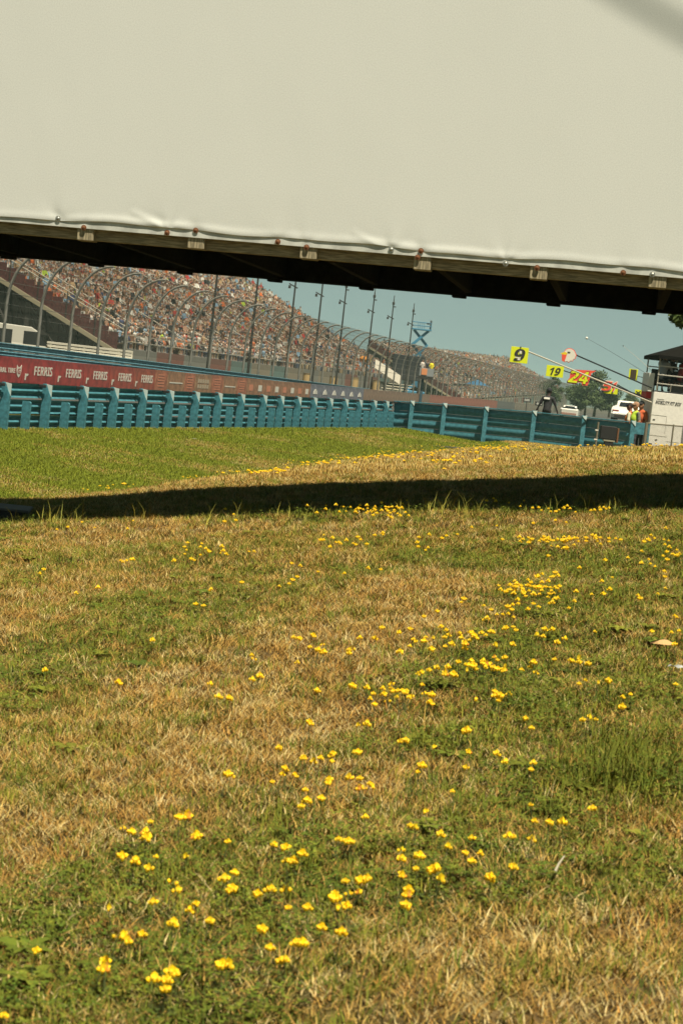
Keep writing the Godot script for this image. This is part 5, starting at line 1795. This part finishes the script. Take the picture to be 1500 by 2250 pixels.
func make_signs() -> void:
	var neon := paint("neon_yellow", 0.68, 0.74, 0.01, 0.6)
	var red := paint("neon_red", 0.78, 0.09, 0.05, 0.6)
	var ink := paint("ink", 0.025, 0.025, 0.025, 0.6)
	var alloy := paint("alloy", 0.6, 0.57, 0.48, 0.4, 0.2)
	var dark := paint("carbon", 0.02, 0.025, 0.028, 0.5)
	var off := paint("off_white", 0.7, 0.68, 0.6, 0.6)
	var px := func(d: float) -> float: return d / FOCAL
	# 9
	var o := thing("pit_sign", "neon yellow pit sign with a slanted black numeral nine", "sign", at(1140, 780, 60.0))
	var u: float = px.call(60.0)
	part("board", box_mesh(Vector3(38.5 * u, 34.5 * u, 0.02), 0.003), neon, o)
	fit(o, letters("9", 0.4), ink, Vector3(0.2 * u, 0, 0.016), 23 * u, 27 * u, 0.22)
	for q in [[2, 6, 5, 6], [-3, -6, 12, 2.2], [0, -9, 6, 5]]:
		part("decal", box_mesh(Vector3(q[2] * u, q[3] * u, 0.006), 0.001, Vector3(q[0] * u, q[1] * u, 0.024)), off, o)
	part("clip", box_mesh(Vector3(3 * u, 3 * u, 0.03), 0.003, Vector3(1 * u, 17 * u, 0.01)), ink, o)
	pole_to(o, 1430, 884, 62.0, 0.026, alloy, Vector3(19 * u, 9.5 * u, 0.0))
	# 19
	o = thing("pit_sign", "neon yellow pit sign with the black numerals one nine", "sign", at(1218, 816, 66.0))
	u = px.call(66.0)
	part("board", box_mesh(Vector3(37.5 * u, 24.5 * u, 0.02), 0.003), neon, o)
	fit(o, letters("19", 0.4), ink, Vector3(0, 0, 0.016), 23 * u, 17 * u, 0.28)
	pole_to(o, 1430, 876, 68.5, 0.02, dark, Vector3(18 * u, 4 * u, -0.02))
	# 24
	o = thing("pit_sign", "red edged cut out pit sign of the yellow numerals two four", "sign", at(1273, 828, 64.0))
	u = px.call(64.0)
	var edge := Shape.new()
	var outline := []
	for q in [[-20, 14], [34, 17], [24, 10], [19, -17], [7, -18], [5, -12], [-4, -13], [-6, -17], [-26, -17], [-27, -12], [-22, -5], [-22, 4]]:
		outline.append(Vector2(q[0] * u, q[1] * u))
	edge.prism(outline, 0.02)
	part("board", edge.mesh(), red, o)
	for q in [["2", -13.0, 20.0], ["4", 9.0, 20.0]]:
		fit(o, letters(q[0], 0.4), ink, Vector3(q[1] * u, -1 * u, 0.016), (q[2] + 3.0) * u, 29 * u, 0.2).name = "numeral_shadow"
		fit(o, letters(q[0], 0.4, 0.012), neon, Vector3(q[1] * u, -1 * u, 0.022), q[2] * u, 26.5 * u, 0.2).name = "numeral"
	for k in 16:
		var dx := (-18.0 if k < 8 else 3.0) + (k % 4) * 4.0
		part("hole", box_mesh(Vector3(0.022, 0.022, 0.004), 0.0, Vector3(dx * u, (8.0 - 5.0 * ((k % 8) / 4) - (k % 3) * 4.0) * u, 0.03)), ink, o)
	pole_to(o, 1432, 882, 66.0, 0.022, dark, Vector3(18 * u, 8 * u, -0.03))
	# 51 with a yellow board behind
	o = thing("pit_sign", "red and white cut out pit sign of the numerals five one", "sign", at(1339, 849, 68.0))
	u = px.call(68.0)
	for q in [["5", -6.0, 19.0], ["1", 8.0, 7.0]]:
		fit(o, letters(q[0], 0.4, 0.02), off, Vector3(q[1] * u, 0, 0.0), (q[2] + 3.0) * u, 25 * u, 0.3).name = "numeral_edge"
		fit(o, letters(q[0], 0.4, 0.02), red, Vector3(q[1] * u, 0, 0.014), q[2] * u, 21 * u, 0.3).name = "numeral"
	part("board", box_mesh(Vector3(30 * u, 12 * u, 0.015), 0.002, Vector3(3 * u, -10 * u, -0.02)), neon, o)
	pole_to(o, 1432, 886, 70.0, 0.02, dark, Vector3(14 * u, 6 * u, -0.03))
	# bird's head on its own outline
	o = thing("pit_sign", "cut out sign of a white bird's head with red throat", "sign", at(1247, 780, 63.0))
	u = px.call(63.0)
	var head := [[-9, 6], [-6, 11], [-1, 14], [6, 14], [12, 11], [16, 5], [18, 0], [16, -3], [17, -6], [13, -8], [11, -12], [7, -12], [3, -16], [-1, -14], [-5, -16], [-7, -10], [-4, -3]]
	var ln := []
	var fl := []
	for q in head:
		ln.append(Vector2(q[0] * u * 1.06, q[1] * u * 1.06))
		fl.append(Vector2(q[0] * u * 0.96, q[1] * u * 0.96))
	var s := Shape.new()
	s.prism(ln, 0.02)
	part("outline", s.mesh(), red, o)
	s = Shape.new()
	s.prism(fl, 0.02)
	part("plumage", s.mesh(), off, o, Transform3D(Basis(), Vector3(0, 0, 0.008)))
	s = Shape.new()
	s.prism([Vector2(-17 * u, 1 * u), Vector2(-13 * u, 4 * u), Vector2(-6 * u, 6 * u), Vector2(-2 * u, 3 * u), Vector2(-4 * u, 0), Vector2(-12 * u, 0)], 0.02)
	part("beak", s.mesh(), paint("beak", 0.75, 0.55, 0.02, 0.6), o, Transform3D(Basis(), Vector3(0, 0, 0.02)))
	s = Shape.new()
	s.prism([Vector2(-14 * u, 0), Vector2(-3 * u, 0), Vector2(-4 * u, -6 * u), Vector2(-7 * u, -16 * u), Vector2(-12 * u, -14 * u)], 0.02)
	part("throat", s.mesh(), red, o, Transform3D(Basis(), Vector3(0, 0, 0.021)))
	part("eye", box_mesh(Vector3(6 * u, 2.4 * u, 0.01), 0.0, Vector3(1 * u, 6 * u, 0.024)), ink, o)
	pole_to(o, 1430, 852, 65.0, 0.027, dark, Vector3(17 * u, 2 * u, -0.02))
	# picture board
	o = thing("pit_sign", "yellow edged pit sign holding a dark brown picture", "sign", at(1390, 823, 72.0))
	u = px.call(72.0)
	part("board", box_mesh(Vector3(19 * u, 24 * u, 0.02), 0.002), neon, o)
	part("picture", box_mesh(Vector3(13 * u, 22 * u, 0.02), 0.002, Vector3(0, 0, 0.006)), paint("picture", 0.11, 0.075, 0.03, 0.7, 0.0, noise_texture(0.03, 0.3, 91, 1.6), 3.0), o)
	pole_to(o, 1440, 838, 70.0, 0.014, dark, Vector3(9 * u, -2 * u, -0.02))
	# yellow sign half hidden by poles
	o = thing("pit_sign", "small neon yellow pit sign crossed by the sign poles", "sign", at(1401, 863, 74.0))
	u = px.call(74.0)
	part("board", box_mesh(Vector3(15 * u, 13 * u, 0.02), 0.002), neon, o)
	for turn in [-0.5, 0.7]:
		part("dark_mark", box_mesh(Vector3(12 * u, 2.2 * u, 0.008), 0.001), ink, o, Transform3D(Basis(Vector3.BACK, turn), Vector3(0, 0, 0.014 + 0.003 * turn)))
	pole_to(o, 1432, 880, 74.0, 0.015, dark, Vector3(7 * u, -3 * u, -0.02))
	# thin whip poles, one with a white ball
	o = thing("marker_pole", "thin curved rod tipped with a white ball", "pole", at(1288, 743, 66.0))
	s = Shape.new()
	s.ball(Vector3.ZERO, Vector3.ONE * 0.05, 6, 10)
	part("ball", s.mesh(), off, o)
	var path := []
	for k in 9:
		var t := k / 8.0
		path.append(at(1288 + 140 * t, 743 + 84 * t - 2 * sin(t * PI), 66.0) - o.position)
	part("rod", tube_mesh(path, 0.004, 0.008, 5), dark, o)
	o = thing("marker_pole", "thin pale rod leaning out from the pit cart roof", "pole", at(1368, 760, 66.0))
	path = []
	for k in 7:
		var t := k / 6.0
		path.append(at(1368 + 64 * t, 760 + 56 * t - 1 * sin(t * PI), 66.0) - o.position)
	part("rod", tube_mesh(path, 0.004, 0.009, 5), alloy, o)
	part("tip", box_mesh(Vector3(0.04, 0.04, 0.04), 0.01), ink, o)

# ---------------------------------------------------------------- race cars
func race_car(label: String, where: Vector3, turn: float, hood: Color) -> void:
	# nose along +x
	var o := thing("race_car", label, "car", where, turn)
	var white := paint("car_white", 0.72, 0.7, 0.63, 0.3)
	var dark := paint("dark_glass", 0.015, 0.018, 0.02, 0.12)
	var s := Shape.new()
	s.prism([Vector2(-2.45, 0.2), Vector2(2.4, 0.14), Vector2(2.5, 0.4), Vector2(2.3, 0.68), Vector2(1.3, 0.86), Vector2(0.75, 0.9), Vector2(-1.5, 0.95), Vector2(-2.35, 1.0), Vector2(-2.5, 0.85)], 1.98, Basis(), Vector3.ZERO, 0.06, 0.14)
	part("body", s.mesh(), white, o)
	s = Shape.new()
	s.prism([Vector2(0.8, 0.88), Vector2(0.05, 1.3), Vector2(-0.75, 1.32), Vector2(-1.75, 0.93)], 1.5, Basis(), Vector3.ZERO, 0.12, 0.12)
	part("cabin", s.mesh(), white, o)
	s = Shape.new()
	s.quad(Vector3(0.78, 0.92, 0.6), Vector3(0.32, 1.19, 0.56), Vector3(0.32, 1.19, -0.56), Vector3(0.78, 0.92, -0.6))
	part("windscreen", s.mesh(), dark, o, Transform3D(Basis(), Vector3(0.03, 0.015, 0)))
	s = Shape.new()
	s.quad(Vector3(-1.62, 0.99, 0.58), Vector3(-0.95, 1.25, 0.54), Vector3(-0.95, 1.25, -0.54), Vector3(-1.62, 0.99, -0.58))
	part("rear_window", s.mesh(), dark, o, Transform3D(Basis(), Vector3(-0.03, 0.015, 0)))
	part("windscreen_band", box_mesh(Vector3(0.2, 0.02, 1.1), 0.0), paint("off_white", 0.7, 0.68, 0.6, 0.6), o, Transform3D(Basis(Vector3.BACK, -0.52), Vector3(0.22, 1.235, 0)))
	part("grille", box_mesh(Vector3(0.04, 0.26, 1.5), 0.01, Vector3(2.46, 0.32, 0)), paint("grille", 0.045, 0.03, 0.025, 0.7), o)
	part("splitter", box_mesh(Vector3(0.3, 0.05, 1.9), 0.01, Vector3(2.4, 0.12, 0)), dark, o)
	for z in [-0.7, 0.7]:
		part("headlight", box_mesh(Vector3(0.1, 0.09, 0.42), 0.02, Vector3(2.36, 0.62, z)), paint("lamp_red", hood.r, hood.g, hood.b, 0.4), o)
		part("tail_lamp", box_mesh(Vector3(0.04, 0.1, 0.4), 0.01, Vector3(-2.47, 0.8, z)), paint("tail", 0.2, 0.03, 0.03, 0.4), o)
	part("spoiler", box_mesh(Vector3(0.03, 0.12, 1.6), 0.005, Vector3(-2.4, 1.05, 0)), dark, o)
	part("rear_bumper", box_mesh(Vector3(0.05, 0.25, 1.7), 0.01, Vector3(-2.47, 0.38, 0)), paint("bumper_print", 0.35, 0.2, 0.16, 0.5), o)
	for x in [-1.4, 1.4]:
		for z in [-0.86, 0.86]:
			wheel(o, Vector3(x, 0.34, z), 0.34, 0.28)

func pit_height(x: float, d: float) -> float:
	var w := x + 31.6 - 0.197 * d
	return -0.9 + 0.075 * clampf(w - 10.0, 0.0, 26.0) * smoothstep(76.0, 108.0, d)

func make_vehicles() -> void:
	var p := at(1251, 905, 205.0)
	race_car("white race car seen from behind far down the track", Vector3(p.x, pit_height(p.x, 205.0), p.z), PI / 2.0 - 0.16, Color(0.3, 0.05, 0.04))
	p = at(1379, 905, 119.0)
	race_car("white race car coming head on beside the men at the guardrail", Vector3(p.x, pit_height(p.x, 119.0), p.z), -PI / 2.0 - 0.2, Color(0.3, 0.05, 0.04))

# ---------------------------------------------------------------- trees
func tree(label: String, foot: Vector3, high: float, wide: float, low: float, leaf: float, count: int, seed_: int, tone: Color, sprig := Vector3.ZERO) -> void:
	var o := thing("tree", label, "tree", foot)
	var r := RandomNumberGenerator.new()
	r.seed = seed_
	var bark := paint("bark", 0.06, 0.045, 0.03, 0.95)
	var w := Shape.new()
	var knee := Vector3(r.randf_range(-0.2, 0.2), high * 0.45, 0)
	w.tube([Vector3(0, -0.3, 0), knee * 0.5, knee, Vector3(knee.x, high * 0.85, 0)], high * 0.035, high * 0.008, 7)
	var lobes := []
	for k in 17:
		var a := r.randf() * TAU
		var t := r.randf()
		var y := lerpf(low + (high - low) * 0.14, high * 0.92, t)
		var reach: float = wide * 0.5 * sin(PI * clampf(0.16 + 0.74 * t, 0, 1)) * r.randf_range(0.35, 0.92)
		var c := Vector3(cos(a) * reach, y, sin(a) * reach)
		lobes.append([c, wide * r.randf_range(0.11, 0.2)])
		w.tube([Vector3(0, y * 0.75, 0), c * 0.6 + Vector3(0, y * 0.36, 0), c], high * 0.012, high * 0.004, 5)
	if sprig != Vector3.ZERO:
		lobes.append([sprig, 0.17])
		lobes.append([sprig + Vector3(0.3, 0.1, 0), 0.3])
		w.tube([Vector3(0, sprig.y * 0.9, 0), sprig * 0.6 + Vector3(0, sprig.y * 0.42, 0), sprig], high * 0.012, high * 0.003, 5)
	part("trunk", w.mesh(), bark, o)
	var s := Shape.new()
	for k in count:
		var l: Array = lobes[r.randi() % lobes.size()]
		var v: Vector3 = Vector3(r.randfn(), r.randfn(), r.randfn()).normalized() * l[1] * pow(r.randf(), 0.45) * r.randf_range(0.9, 1.15)
		v.y *= 0.75
		var c: Vector3 = l[0] + v
		var n := (v.normalized() + Vector3(r.randfn(), r.randfn() + 0.6, r.randfn()) * 0.6).normalized()
		var t := n.cross(Vector3(r.randfn(), r.randfn(), r.randfn())).normalized() * leaf * r.randf_range(0.6, 1.3)
		var b := n.cross(t) * 0.62
		s.tint = tone * r.randf_range(0.6, 1.35)
		s.quad(c - t, c + b, c + t, c - b)
	var m := vertex_paint("leaves", 0.75)
	m.backlight_enabled = true
	m.backlight = Color(0.2, 0.25, 0.08)
	part("crown", s.mesh(), m, o)

func make_trees() -> void:
	var dark := Color(0.042, 0.066, 0.016)
	var spots := [[1213, 822, 372.0, 5.2, "small rounded tree rising behind the end of the catch fence"], [1270, 838, 352.0, 5.4, "bushy green tree just right of the small rounded one"], [1316, 813, 340.0, 6.4, "tallest green tree in the clump behind the numeral signs"], [1345, 842, 336.0, 5.0, "dark green tree at the right edge of the clump"], [1293, 832, 330.0, 5.6, "broad green tree in front of the tallest one"], [1386, 866, 420.0, 5.0, "small distant tree behind the white race car"]]
	for k in spots.size():
		var q = spots[k]
		var top := at(q[0], q[1], q[2])
		var base := pit_height(top.x, q[2])
		tree(q[4], Vector3(top.x, base, top.z), top.y - base, q[3] * 1.25, 0.5, 0.2, 3600, 30 + k, dark * (1.25 if k == 4 else 1.0))
	var p := at(1492, 697, 24.0)
	tree("leafy tree whose lowest sprig hangs just below the booth's end", Vector3(p.x + 2.55, ground(p.x + 2.55, 24.0), p.z), 7.0, 5.2, p.y - ground(p.x + 2.55, 24.0) - 0.15, 0.055, 9000, 77, Color(0.07, 0.11, 0.02), Vector3(-2.53, p.y - ground(p.x + 2.55, 24.0), 0.1))
	# the low hill with woods far behind
	var far := at(830, 800, 700.0)
	tree("tiny fir tree on the skyline behind the pale shed roof", Vector3(far.x, -1.0, far.z - 0.0), at(827, 782, 700.0).y + 1.0, 5.0, 3.0, 0.5, 900, 91, dark)

# ---------------------------------------------------------------- small things
func make_small_things() -> void:
	# drain box half sunk at the crest of the bank
	var p := on_ground(16, 1138)
	var o := thing("drain_box", "black drain box with a grey lid sunk in the grass bank", "drain", p, 0.1)
	part("box", box_mesh(Vector3(0.42, 0.10, 0.3), 0.01, Vector3(-0.08, 0.0, 0)), paint("drain_black", 0.012, 0.012, 0.012, 0.8), o)
	part("lid", box_mesh(Vector3(0.44, 0.015, 0.34), 0.004, Vector3(-0.08, 0.058, -0.02)), paint("drain_grey", 0.07, 0.07, 0.065, 0.8), o)
	# dry curled leaf
	p = on_ground(1455, 1438)
	o = thing("dry_leaf", "curled pale brown dry leaf lying in the grass", "leaf", p + Vector3(0, 0.03, 0), 0.2)
	var s := Shape.new()
	for k in 8:
		for e in 4:
			var f := func(u: float, v: float) -> Vector3: return Vector3((u - 0.5) * 0.075, 0.016 * sin(u * PI) - 0.02 * absf(v - 0.5) * sin(u * PI) * 1.4, (v - 0.5) * 0.04 * sin(u * PI))
			s.quad(f.call(k / 8.0, e / 4.0), f.call((k + 1) / 8.0, e / 4.0), f.call((k + 1) / 8.0, (e + 1) / 4.0), f.call(k / 8.0, (e + 1) / 4.0))
	part("blade", s.mesh(), paint("leaf_brown", 0.48, 0.30, 0.12, 0.8), o)
	part("midrib", tube_mesh([Vector3(-0.045, 0.0, 0), Vector3(0, 0.0175, 0), Vector3(0.037, 0.001, 0)], 0.0012, 0.0008, 4), paint("leaf_rib", 0.22, 0.12, 0.05, 0.8), o)
	# scraps of litter
	for q in [[1482, 1492, 0.05, "crumpled clear plastic scrap lying in the grass", "plastic scrap", Color(0.28, 0.29, 0.28)], [1221, 1944, 0.05, "pale twig lying across the grass", "twig", Color(0.4, 0.36, 0.26)], [427, 969, 0.10, "small white scrap of paper on the green bank", "paper scrap", Color(0.7, 0.68, 0.6)], [1046, 956, 0.22, "crumpled white bag at the foot of the teal guardrail", "litter", Color(0.7, 0.68, 0.6)]]:
		p = on_ground(q[0], q[1])
		o = thing(["plastic_scrap", "twig", "paper_scrap", "litter_bag"][int(q[1]) % 4 if false else [1492, 1944, 969, 956].find(q[1])], q[3], q[4], p + Vector3(0, 0.03 if q[2] < 0.09 else 0.05, 0), 0.7)
		s = Shape.new()
		if q[4] == "twig":
			s.tube([Vector3(-0.03, 0, 0.02), Vector3(0, 0.006, 0), Vector3(0.035, 0.012, -0.02)], 0.0028, 0.0015, 5)
		else:
			var r := RandomNumberGenerator.new()
			r.seed = int(q[1])
			var g := []
			for k in 25:
				g.append(Vector3((k % 5 - 2) * 0.5, r.randf_range(-0.12, 0.22), (k / 5 - 2) * 0.3) * q[2] * 0.5)
			for k in 16:
				var e: int = k % 4 + (k / 4) * 5
				s.quad(g[e], g[e + 1], g[e + 6], g[e + 5])
		part("scrap", s.mesh(), paint("scrap_%d" % int(q[1]), q[5].r, q[5].g, q[5].b, 0.4), o)
	# cable and its poles, added out of view to cast the soft streak across the vinyl
	var b := Transform3D(look_basis(Vector3(cos(0.145), 0.0175, sin(0.145)).normalized()), Vector3(-1.54, 1.585, -9.71))
	var inv := b.affine_inverse()
	var hits := []
	for q in [[1375, -10], [1500, 62]]:
		var ry := inv.basis * ray(q[0], q[1])
		var e := inv * EYE
		hits.append(b * (e + ry * ((0.014 - e.z) / ry.z)))
	var sd := SUN.normalized()
	var l0 := 7.0
	var l1: float = l0 + (hits[0].y - hits[1].y) / -sd.y
	var c0: Vector3 = hits[0] - sd * l0
	var c1: Vector3 = hits[1] - sd * l1
	var dir := (c1 - c0).normalized()
	var ends := [c0 - dir * 14.0, c1 + dir * 14.0]
	for e in ends:
		var g := ground(e.x, -e.z) if -e.z < 90.0 else -1.0
		var u := thing("added_pole", "wooden pole added out of view to hold the shadow casting cable", "pole", Vector3(e.x, g, e.z), 0.0, "added poles holding the shadow casting cable")
		part("pole", tube_mesh([Vector3(0, -0.3, 0), Vector3(0, e.y - g + 0.5, 0)], 0.15, 0.11, 10), paint("pole_wood", 0.16, 0.11, 0.07, 0.9), u)
		part("cross_arm", box_mesh(Vector3(1.4, 0.1, 0.12), 0.01, Vector3(0, e.y - g + 0.1, 0)), paint("pole_wood", 0.16, 0.11, 0.07, 0.9), u)
	o = thing("shadow_cable", "unseen black cable added to cast the soft shadow on the vinyl", "cable", c0)
	part("cable", tube_mesh([ends[0] - c0, Vector3.ZERO, c1 - c0, ends[1] - c0], 0.013, 0.013, 8), paint("ink", 0.025, 0.025, 0.025, 0.6), o)
